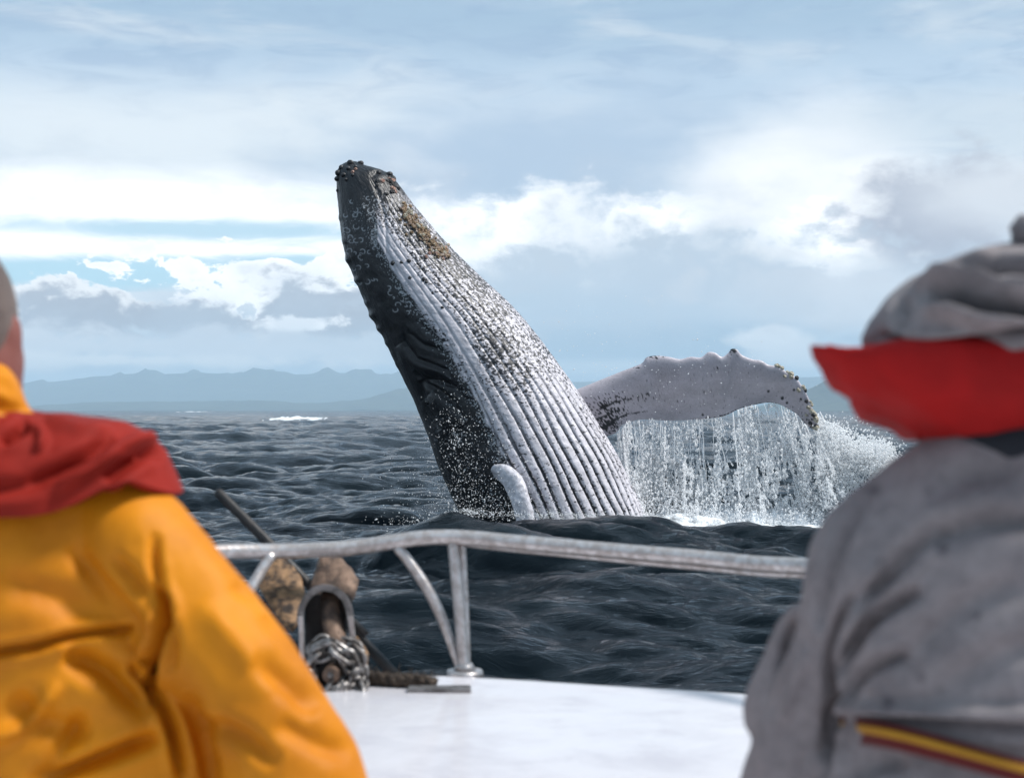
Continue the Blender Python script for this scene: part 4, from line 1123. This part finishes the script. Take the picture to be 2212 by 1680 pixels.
def fused(mb, voxel, smooth=12):
    """one continuous surface out of overlapping volumes"""
    return evaluated(mb.mesh("w"), [('REMESH', dict(mode='VOXEL', voxel_size=voxel, use_smooth_shade=True)), ('SMOOTH', dict(factor=0.6, iterations=smooth))])
def folds(me, strokes, facing=0.2, noise=(0.004, 9.0), fine=(0.0012, 30.0), gain=1.5):
    """press creases (positive) and raise ridges (negative) along lines on the side towards the stern"""
    P_ = get_co(me); N_ = get_no(me)
    X, Y = proj(P_)
    f = sstep(-N_[:, 1], -0.15, facing)
    dsp = np.zeros(len(P_))
    for ln, w, dep in strokes:
        L = catmull(ln, 24) if len(ln) > 2 else np.array(ln, float)
        dd, pp = polydist(X, Y, L)
        k = np.clip(np.minimum(pp, 1 - pp) / 0.22, 0, 1)
        k = np.sqrt(np.clip(k, 0, 1)) * np.exp(-np.clip(dd - 4 * w, 0, None))
        dsp -= gain * dep * (np.exp(-(dd / w) ** 2) - 0.15 * np.exp(-((dd - 2.2 * w) / (1.1 * w)) ** 2)) * k * f
    dsp += noise[0] * fbm(P_[:, 0] * noise[1], P_[:, 1] * noise[1], P_[:, 2] * noise[1] * 0.7, 3)
    dsp += fine[0] * fbm(P_[:, 0] * fine[1], P_[:, 1] * fine[1], P_[:, 2] * fine[1], 3)
    set_co(me, P_ + N_ * dsp[:, None])
    me.polygons.foreach_set("use_smooth", np.ones(len(me.polygons), bool))
    return me
def hand(mb, wrist, direction, palm_n, side=1, L_=0.185):
    """palm, four bent fingers of unequal length and a thumb from the side of the palm"""
    d_ = Vector(direction).normalized(); n_ = Vector(palm_n); n_ = (n_ - d_ * n_.dot(d_)).normalized(); s_ = d_.cross(n_) * side
    w = Vector(wrist); pl = L_ * 0.52
    for k in (-1, -.33, .33, 1):
        mb.capsule([w + s_ * .018 * k, w + d_ * pl + s_ * .027 * k], [.019, .0135], 12)
    for k, l_ in zip((-1, -.33, .33, 1), (.36, .46, .49, .42)):
        b = w + d_ * pl + s_ * .027 * k
        l2 = L_ * l_
        mb.capsule([b - d_ * .01, b + d_ * l2 * .45 + n_ * .004 + s_ * .004 * k, b + d_ * l2 * .75 + n_ * .016 + s_ * .006 * k, b + d_ * l2 * .95 + n_ * .030 + s_ * .006 * k], [.0098, .0092, .0085, .0075], 10)
    t0 = w + d_ * pl * .25 - s_ * .022
    mb.capsule([t0, t0 + d_ * .030 - s_ * .022 + n_ * .006, t0 + d_ * .058 - s_ * .030 + n_ * .014, t0 + d_ * .076 - s_ * .030 + n_ * .022], [.014, .012, .0105, .009], 10)
def head(mb, c_, rx=.078, ry=.098, rz=.118):
    """skull, jaw, nose, brow, lips and ears; the face looks along +Y"""
    x, y, z = c_
    mb.ellipsoid((x, y - .008, z + .012), (rx, ry, rz - .01), 28, 18)
    mb.ellipsoid((x, y + .030, z - .055), (rx * .80, ry * .66, .070), 24, 14)
    mb.ellipsoid((x, y + .064, z - .095), (.030, .026, .022))
    mb.capsule([(x, y + .090, z + .015), (x, y + .108, z - .022)], [.010, .014], 12)
    mb.capsule([(x - .045, y + .078, z + .032), (x, y + .090, z + .036), (x + .045, y + .078, z + .032)], [.010, .012, .010], 12)
    mb.capsule([(x - .02, y + .084, z - .060), (x, y + .092, z - .058), (x + .02, y + .084, z - .060)], [.006, .009, .006], 10)
    for s_ in (-1, 1):
        mb.ellipsoid((x + s_ * (rx + .002), y - .004, z - .012), (.013, .020, .034), 16, 12)
        mb.ellipsoid((x + s_ * (rx - .004), y - .004, z - .034), (.012, .014, .018), 14, 10)
def eyes(parent, c_):
    for s_ in (-1, 1):
        MB().ellipsoid((c_[0] + s_ * .031, c_[1] + .078, c_[2] + .014), (.012, .012, .010), 14, 10).build("eye", MAT_EYEWHITE, parent)
MAT_EYEWHITE = simple("eye", (0.6, 0.58, 0.55), (0.5, 0.48, 0.46), 20, (0.15, 0.2))

# ---- the one in yellow
DL = 1.90
def L_(x, y, D=DL): return pt(x, y, D)
cxL = L_(-90, 885).x
pl = thing("person", (cxL, 2.0, DECK_Z), "person seen from behind in a yellow oilskin with red hood lining, cropped hair", "person")
hc = (cxL - .031, 1.97, L_(0, 704).z)
arm_r = [((250, 1112, 1.95), .072), ((303, 1187, 1.93), .079), ((425, 1342, 1.91), .080), ((535, 1480, 1.90), .0785), ((600, 1600, 1.90), .088), ((645, 1720, 1.90), .094), ((700, 1850, 1.90), .080), ((760, 1950, 1.90), .055)]
arm_l = [((-430, 1112, 1.95), .072), ((-490, 1190, 1.93), .078), ((-560, 1380, 1.95), .076), ((-560, 1560, 2.02), .070), ((-430, 1640, 2.16), .058), ((-330, 1660, 2.26), .050)]
torso = [(1.302, cxL + .05, 1.99, .245, .150), (1.36, cxL + .05, 1.99, .26, .160), (1.48, cxL + .075, 1.985, .305, .150), (1.62, cxL + .065, 1.975, .278, .144), (1.76, cxL + .018, 1.965, .225, .140), (1.86, cxL, 1.965, .222, .125), (1.915, cxL, 1.97, .190, .105), (1.955, cxL, 1.975, .115, .085), (1.985, cxL, 1.975, .078, .078)]
b = MB()
b.hloft([(z, x, y, rx - .085, ry - .080) for z, x, y, rx, ry in torso], 40, 2.2, 24)
b.capsule([(cxL, 1.975, 1.95), (cxL, 1.970, 2.02), (cxL, 1.975, hc[2] - .04)], [.062, .058, .060], 20)
head(b, hc)
for arm in (arm_r, arm_l): b.capsule([L_(*p) for p, r in arm], [max(r - .045, .018) for p, r in arm], 16, 24)
hand(b, L_(790, 1965, 1.90) + Vector((0, 0, .0)), (.55, .75, -.25), (0, 0, -1), 1)
hand(b, L_(-300, 1665, 2.29), (.6, .8, -.1), (0, 0, -1), -1)
for s_ in (-1, 1):
    b.capsule([(cxL + s_ * .09, 2.0, 1.40), (cxL + s_ * .12, 2.30, 1.52), (cxL + s_ * .11, 2.45, 1.54), (cxL + s_ * .10, 2.56, 1.42), (cxL + s_ * .10, 2.64, 1.36)], [.075, .068, .055, .045, .035], 16, 24)
me = fused(b, .0065, 5); me.materials.append(MAT_SKIN)
link("body", me, None, pl)
eyes(pl, hc)
# hair: a close cap over the skull down to the nape
hb = MB(); hb.ellipsoid((hc[0], hc[1] - .012, hc[2] + .016), (.0835, .101, .114), 48, 32)
hme = hb.mesh("hair"); P_ = get_co(hme); N_ = get_no(hme)
P_ += N_ * (0.0016 * fbm(P_[:, 0] * 160, P_[:, 1] * 160, P_[:, 2] * 160, 3))[:, None]
cut = (P_[:, 2] < hc[2] - .055 + np.clip((P_[:, 1] - hc[1] + .02), 0, 1) * 1.6)
P_[cut] = P_[cut] + (np.array(hc) - P_[cut]) * .10
set_co(hme, P_); link("hair", hme, MAT_HAIR, pl)
j = MB(); j.hloft(torso, 56, 2.2, 30)
for arm in (arm_r, arm_l): j.capsule([L_(*p) for p, r in arm], [r for p, r in arm], 24, 40)
jm = fused(j, .0058, 10)
folds(jm, [
    ([(326, 1262), (352, 1305), (346, 1358), (332, 1442), (338, 1499), (361, 1541), (380, 1601), (398, 1680)], 11, .034),
    ([(334, 1150), (336, 1233), (361, 1328), (374, 1385), (370, 1449)], 10, .012),
    ([(-60, 1420), (0, 1408), (76, 1396), (141, 1377), (213, 1364), (290, 1358)], 9, .020),
    ([(140, 1412), (228, 1449), (285, 1499), (334, 1533)], 24, .022),
    ([(100, 1690), (144, 1670), (213, 1643), (285, 1613), (345, 1590)], 15, .026),
    ([(280, 1430), (334, 1497)], 11, .020), ([(240, 1200), (300, 1270), (345, 1335)], 14, .010), ([(150, 1180), (250, 1290), (330, 1380)], 16, .007),
    ([(500, 1262), (540, 1282), (590, 1310)], 16, .006), ([(570, 1325), (620, 1380), (655, 1425)], 16, .006), ([(540, 1430), (620, 1475), (690, 1535)], 26, .010),
    ([(430, 1560), (520, 1590), (600, 1650)], 18, .010), ([(400, 1500), (440, 1600), (460, 1700)], 14, .012), ([(600, 1560), (690, 1605), (760, 1625)], 22, .007),
    ([(430, 1300), (520, 1400), (590, 1500)], 26, -.006), ([(20, 1500), (90, 1560), (200, 1590)], 30, .012), ([(0, 1250), (120, 1290), (200, 1330)], 30, .008),
    ([(-40, 1600), (60, 1560), (130, 1470)], 16, -.010), ([(60, 1720), (140, 1610), (180, 1530)], 18, .010)], 0.3, (.006, 7.0), (.0010, 26.0))
jm.materials.append(MAT_YELLOW); link("jacket", jm, None, pl)
# yellow collar of the oilskin behind the neck
cb = MB()
def ylat(px_): return px_ / F_PX * 1.86
zc = lambda y: L_(0, y, 1.86).z
cxC = cxL - .013
cb.hloft([(zc(955), cxC, 1.935, .125, .098), (zc(905), cxC, 1.93, .108, .090), (zc(884), cxC, 1.928, .094, .086), (zc(862), cxC, 1.926, .0865, .084), (zc(830), cxC, 1.922, .080, .080), (zc(800), cxC, 1.916, .072, .072), (zc(778), cxC, 1.908, .058, .056), (zc(768), cxC, 1.90, .03, .03)], 60, 2.1, 40)
cm = cb.mesh("collar")
folds(cm, [([(10, 800), (40, 850), (62, 888)], 8, -.005), ([(-30, 860), (20, 880), (60, 890)], 9, .010)], .3, (.003, 12), (.0008, 40)); link("collar", cm, MAT_YELLOW, pl)
# red lining of the hood spread over the shoulders
side = np.array([(.068, 2.002), (.098, 1.999), (.124, 1.996), (.152, 1.991), (.178, 1.986), (.203, 1.979), (.2245, 1.970), (.244, 1.956), (.259, 1.935), (.270, 1.905), (.283, 1.868)])
back = np.array([(.088, 2.000), (.105, 1.996), (.120, 1.990), (.133, 1.978), (.143, 1.963), (.151, 1.945), (.157, 1.926), (.161, 1.908), (.164, 1.892), (.166, 1.877), (.164, 1.862)])
fr_ = np.array([(.080, 1.985), (.095, 1.980), (.110, 1.972), (.123, 1.962), (.133, 1.950), (.141, 1.935), (.146, 1.920), (.150, 1.905), (.152, 1.890), (.153, 1.875), (.150, 1.862)])
ns, nphi = 90, 260
si = np.linspace(0, 10, ns)
S_ = np.stack([np.interp(si, range(11), side[:, k]) for k in (0, 1)], 1); B_ = np.stack([np.interp(si, range(11), back[:, k]) for k in (0, 1)], 1); Fr = np.stack([np.interp(si, range(11), fr_[:, k]) for k in (0, 1)], 1)
phi = np.linspace(0, 2 * math.pi, nphi, endpoint=False)
V_ = np.zeros((ns, nphi, 3))
for jx, p_ in enumerate(phi):
    cs, sn = math.cos(p_), math.sin(p_)
    O_ = B_ if sn < 0 else Fr
    pw = 2 / 2.3
    V_[:, jx, 0] = cxL + S_[:, 0] * np.sign(cs) * abs(cs) ** pw
    V_[:, jx, 1] = 1.965 + O_[:, 0] * np.sign(sn) * abs(sn) ** pw
    w = abs(sn) ** 1.6
    lift = 0.040 * math.exp(-((abs(cs) - .80) / .22) ** 2) * (np.linspace(0, 1, ns) ** 3)
    V_[:, jx, 2] = S_[:, 1] * (1 - w) + O_[:, 1] * w + lift
hm_ = mesh_np("hood_lining", V_.reshape(-1, 3), grid_faces(ns, nphi, True)[:, ::-1])
folds(hm_, [([(60, 1036), (120, 1018), (167, 993), (215, 962), (243, 937)], 15, .012), ([(120, 1050), (190, 1018), (243, 983), (300, 958), (335, 948)], 14, -.012),
            ([(225, 1036), (270, 1005), (318, 975), (355, 985)], 13, .016), ([(0, 952), (30, 935), (62, 906)], 11, .014), ([(72, 915), (90, 940), (82, 975)], 10, -.008),
            ([(-60, 1060), (20, 1052), (100, 1040)], 16, .008), ([(100, 900), (180, 925), (240, 930)], 12, -.005)], .1, (.004, 9), (.0008, 30))
o = link("hood_lining", hm_, MAT_RED, pl)
m = o.modifiers.new("solid", 'SOLIDIFY'); m.thickness = .012; m.offset = -1
tr = MB()
for s_ in (-1, 1):
    tr.capsule([(cxL + s_ * .09, 1.99, 1.395), (cxL + s_ * .12, 2.30, 1.525), (cxL + s_ * .115, 2.45, 1.545), (cxL + s_ * .10, 2.545, 1.43)], [.088, .082, .072, .062], 20, 30)
tm = fused(tr, .009, 5); folds(tm, [], .2, (.006, 11), (.001, 40)); tm.materials.append(MAT_TROUSER); link("trousers", tm, None, pl)
for s_ in (-1, 1):
    MB().capsule([(cxL + s_ * .10, 2.54, 1.45), (cxL + s_ * .10, 2.60, 1.362), (cxL + s_ * .10, 2.66, 1.345), (cxL + s_ * .10, 2.76, 1.348)], [.064, .060, .047, .042], 18, 24).build("boot", MAT_BOOT, pl)

# ---- the one in grey
DR = 1.58
def R2(x, y, D=DR): return pt(x, y, D)
rx_ = lambda px_: px_ / F_PX * DR
rz_ = lambda y: R2(1106, y).z
cxR = R2(2290, 885).x; hX = R2(2262, 885).x
pr = thing("person", (cxR, 1.62, DECK_Z), "person seen from behind in a grey fleece with red pointed collar and waist strap", "person")
torso = [(1.302, cxR, 1.64, .235, .155), (1.36, cxR, 1.64, .25, .165), (1.50, cxR, 1.62, .262, .162), (rz_(1680), cxR, 1.61, rx_(528), .158), (rz_(1625), cxR, 1.605, rx_(505), .150), (rz_(1575), cxR, 1.605, rx_(486), .140), (rz_(1552), cxR, 1.60, rx_(488), .148), (rz_(1530), cxR, 1.60, rx_(498), .156),
         (rz_(1470), cxR, 1.60, rx_(500), .158), (rz_(1400), cxR, 1.60, rx_(498), .157), (rz_(1300), cxR, 1.60, rx_(480), .155), (rz_(1200), cxR, 1.60, rx_(462), .150), (rz_(1120), cxR, 1.60, rx_(432), .142), (rz_(1060), cxR, 1.60, rx_(392), .130), (rz_(1000), cxR, 1.60, rx_(338), .116), (rz_(950), cxR, 1.605, rx_(280), .105), (rz_(905), cxR, 1.61, rx_(200), .095)]
arm_l = [((2010, 1105, 1.60), .070), ((1895, 1192, 1.59), .067), ((1848, 1275, 1.585), .062), ((1808, 1370, 1.585), .046), ((1770, 1440, 1.60), .040), ((1737, 1510, 1.62), .037), ((1716, 1590, 1.645), .040), ((1685, 1690, 1.68), .043), ((1660, 1800, 1.72), .043)]
arm_r = [((2570, 1105, 1.60), .070), ((2690, 1192, 1.59), .067), ((2750, 1320, 1.60), .060), ((2780, 1460, 1.64), .052), ((2760, 1600, 1.72), .048), ((2700, 1680, 1.82), .042)]
hcR = (cxR - .015, 1.60, rz_(770))
b = MB()
b.hloft([(z, x, y, rx - .09, ry - .085) for z, x, y, rx, ry in torso], 40, 2.2, 30)
b.capsule([(cxR, 1.60, 1.96), (cxR, 1.60, 2.02), (hcR[0], 1.60, hcR[2] - .04)], [.060, .057, .058], 20)
head(b, hcR, .076, .095, .112)
for arm in (arm_r, arm_l): b.capsule([R2(*p) for p, r in arm], [max(r - .045, .014) for p, r in arm], 16, 26)
hand(b, R2(1655, 1830, 1.735), (.1, .85, -.35), (0, 0, -1), -1)
hand(b, R2(2690, 1695, 1.84), (-.3, .9, -.1), (0, 0, -1), 1)
for s_ in (-1, 1):
    b.capsule([(cxR + s_ * .09, 1.64, 1.40), (cxR + .02 + s_ * .10, 1.95, 1.52), (cxR + .02 + s_ * .10, 2.08, 1.53), (cxR + .03 + s_ * .10, 2.18, 1.42), (cxR + .03 + s_ * .10, 2.26, 1.36)], [.075, .066, .054, .045, .035], 16, 24)
me = fused(b, .0065, 5); me.materials.append(MAT_SKIN); link("body", me, None, pr)
eyes(pr, hcR)
j = MB(); j.hloft(torso, 64, 2.25, 60)
for arm in (arm_r, arm_l): j.capsule([R2(*p) for p, r in arm], [r for p, r in arm], 24, 44)
# loose cloth hanging in front of the forearm
j.capsule([R2(1722, 1318, 1.63), R2(1706, 1350, 1.65), R2(1682, 1430, 1.66), R2(1655, 1500, 1.665), R2(1642, 1556, 1.67), R2(1652, 1585, 1.67)], [.012, .014, .018, .020, .019, .010], 16, 40)
jm = fused(j, .0056, 7)
folds(jm, [
    ([(1845, 1290), (1812, 1346), (1792, 1398), (1790, 1443), (1796, 1510), (1786, 1620), (1770, 1690)], 11, .018),
    ([(1990, 1275), (1930, 1305), (1880, 1342), (1839, 1398), (1808, 1460)], 14, .017), ([(1955, 1410), (1900, 1432), (1861, 1456), (1817, 1512)], 12, .016),
    ([(2050, 1125), (1973, 1179), (1906, 1251), (1840, 1310)], 18, .013), ([(2300, 1121), (2212, 1121), (2107, 1128), (2010, 1165)], 24, .014),
    ([(1885, 1050), (1839, 1117), (1803, 1197), (1778, 1290), (1765, 1360)], 15, .010), ([(1900, 1215), (1860, 1290), (1822, 1370)], 12, -.008),
    ([(1795, 1531), (1900, 1535), (2000, 1536), (2300, 1541)], 13, -.010), ([(1790, 1556), (1906, 1557), (2100, 1570), (2400, 1590)], 13, .014),
    ([(2212, 1250), (2100, 1300), (2000, 1380), (1900, 1490)], 30, .008), ([(2300, 1380), (2150, 1420), (2020, 1500)], 30, .007), ([(1960, 1640), (1880, 1650), (1820, 1690)], 20, .012),
    ([(1715, 1340), (1690, 1440), (1662, 1540)], 8, .006), ([(1740, 1400), (1715, 1480), (1690, 1570)], 10, -.006), ([(2212, 1010), (2100, 1020), (2000, 1060)], 30, .008)], .25, (.005, 9), (.0016, 34))
Xs, Ys = proj(get_co(jm)); st_ = np.zeros(len(Xs))
for x, y, r_ in [(2036, 1186, 12), (1919, 1519, 13), (1888, 1058, 14), (2110, 1330, 9), (1990, 1460, 8)]:
    st_ = np.maximum(st_, np.exp(-((Xs - x) ** 2 + (Ys - y) ** 2) / r_ ** 2))
attr_float(jm, 'stain', st_)
jm.materials.append(MAT_GREY); link("fleece_jacket", jm, None, pr)
# strap round the waist with its yellow stripe
def band(name, path_px, w_px, off, mat, parent, dy=0):
    Q = catmull(path_px, 80)
    th_ = np.linspace(0, 1, 80); V_ = []
    for x, y in Q:
        px_, z = R2(x, y + dy, 1.50).x, 0
        u_ = np.clip((px_ - cxR) / .252, -.999, .999)
        yb = 1.603 - .152 * (1 - abs(u_) ** 2.25) ** (1 / 2.25)
        c0, c1 = pt(x, y + dy - w_px / 2, yb - off), pt(x, y + dy + w_px / 2, yb - off)
        V_ += [c0, c1, c1 + Vector((0, .006, 0)), c0 + Vector((0, .006, 0))]
    F_ = [tuple(q) for q in grid_faces(80, 4, True)] + [(3, 2, 1, 0), (316, 317, 318, 319)]
    return MB().add(V_, F_).build(name, mat, parent, True)
sp_ = [(1818, 1572), (1860, 1580), (1906, 1587), (1973, 1602), (2063, 1626), (2150, 1650), (2212, 1667), (2330, 1695), (2480, 1700), (2600, 1690), (2700, 1675)]
st = band("waist_strap", sp_, 54, .016, MAT_STRAP, pr)
band("strap_stripe", sp_, 15, .0185, MAT_STRIPE, st, -6)
# hood of grey fleece, its knot, and the red collar that sweeps to a point
hd = MB()
hd.hloft([(rz_(770), hX, 1.60, rx_(330), .128), (rz_(752), hX, 1.60, rx_(370), .148), (rz_(730), hX, 1.60, rx_(382), .156), (rz_(700), hX, 1.60, rx_(372), .156), (rz_(670), hX, 1.60, rx_(352), .150), (rz_(635), hX, 1.60, rx_(322), .142), (rz_(600), hX, 1.60, rx_(284), .130), (rz_(570), hX, 1.60, rx_(236), .112), (rz_(545), hX, 1.60, rx_(172), .088), (rz_(528), hX, 1.60, rx_(105), .055), (rz_(519), hX, 1.60, rx_(40), .025)], 160, 2.15, 130)
hm2 = hd.mesh("hood")
folds(hm2, [([(2012, 634), (2063, 645), (2127, 667), (2212, 676), (2300, 676)], 13, .034), ([(1975, 618), (2063, 600), (2143, 622), (2212, 645), (2290, 655)], 11, -.014),
            ([(2095, 600), (2159, 577), (2212, 582), (2290, 596)], 12, .022), ([(1888, 722), (1931, 740), (1970, 755), (2047, 752), (2143, 736), (2212, 713), (2300, 700)], 13, .022),
            ([(1990, 668), (2111, 688), (2212, 696), (2300, 694)], 14, -.012), ([(1955, 640), (1950, 690), (1935, 720)], 12, .008), ([(1990, 590), (2070, 570), (2150, 548)], 12, -.005)], .1, (.004, 11), (.0016, 40))
link("hood", hm2, MAT_GREY, pr)
kb = MB(); kb.ellipsoid(tuple(R2(2232, 503, 1.56)), (.026, .026, .022), 28, 18)
km = kb.mesh("hood_knot"); folds(km, [], .1, (.004, 40), (.002, 90)); link("hood_knot", km, MAT_GREY, pr)
crow = [(742, 488, 1.5, .120), (760, 484, 1.5, .138), (800, 462, 1.6, .146), (840, 425, 1.75, .144), (870, 370, 1.9, .138), (900, 312, 2.0, .130), (922, 272, 2.1, .122), (942, 250, 2.2, .112)]
CR = catmull(crow, 70); V_ = []
phi = np.linspace(0, 2 * math.pi, 200, endpoint=False)
for y, hw, pw, ry in CR:
    for p_ in phi:
        cs, sn = math.cos(p_), math.sin(p_)
        s_ = np.interp(y, [742, 800], [1, 0])
        dip = -30 * np.interp(y, [840, 942], [0, 1]) * max(0, -sn) ** 2 + 16 * s_ * (math.exp(-((abs(p_ - math.pi) - .42) / .25) ** 2))
        hw_ = hw if cs < 0 else hw * .86
        V_.append((R2(2262, 885).x + rx_(hw_) * np.sign(cs) * abs(cs) ** (2 / pw), 1.60 + ry * np.sign(sn) * abs(sn) ** (2 / 2.2), rz_(y + dip)))
cm = mesh_np("red_collar", V_, grid_faces(len(CR), 200, True))
folds(cm, [([(1870, 770), (1960, 778), (2060, 786), (2140, 796), (2260, 802)], 11, .018), ([(1795, 760), (1815, 800), (1840, 835)], 12, .010), ([(1850, 760), (1900, 800), (1960, 830)], 18, -.006), ([(1960, 880), (2050, 860), (2130, 820)], 20, .006),
           ([(2110, 900), (2160, 850), (2200, 810)], 12, .006), ([(1850, 850), (1950, 890), (2010, 930)], 14, .014), ([(1960, 812), (1975, 850), (1990, 890)], 12, .009), ([(2080, 830), (2070, 870), (2060, 900)], 10, .008), ([(2150, 815), (2160, 860), (2150, 895)], 12, -.008), ([(2000, 915), (2100, 905), (2250, 900)], 14, .008)], .1, (.004, 12), (.0008, 40))
o = link("red_collar", cm, MAT_RED2, pr)
nb = MB(); nb.hloft([(rz_(985), hX + .004, 1.605, rx_(262), .112), (rz_(960), hX + .004, 1.604, rx_(262), .113), (rz_(930), hX + .004, 1.602, rx_(250), .108), (rz_(890), hX, 1.60, rx_(225), .100)], 80, 2.2, 20)  # dark ring added in place of the shadow under the red collar
link('collar_shadow_ring', nb.mesh('collar_shadow_ring'), MAT_TROUSER, pr); m = o.modifiers.new("solid", 'SOLIDIFY'); m.thickness = .006; m.offset = -1
tr = MB()
for s_ in (-1, 1):
    tr.capsule([(cxR + s_ * .09, 1.64, 1.395), (cxR + .02 + s_ * .10, 1.95, 1.525), (cxR + .02 + s_ * .10, 2.08, 1.54), (cxR + .03 + s_ * .10, 2.17, 1.43)], [.088, .082, .072, .062], 20, 30)
tm = fused(tr, .009, 5); folds(tm, [], .2, (.006, 11), (.001, 40)); tm.materials.append(MAT_TROUSER); link("trousers", tm, None, pr)
for s_ in (-1, 1):
    MB().capsule([(cxR + .03 + s_ * .10, 2.16, 1.45), (cxR + .03 + s_ * .10, 2.22, 1.362), (cxR + .03 + s_ * .10, 2.28, 1.345), (cxR + .03 + s_ * .10, 2.38, 1.348)], [.064, .060, .047, .042], 18, 24).build("boot", MAT_BOOT, pr)
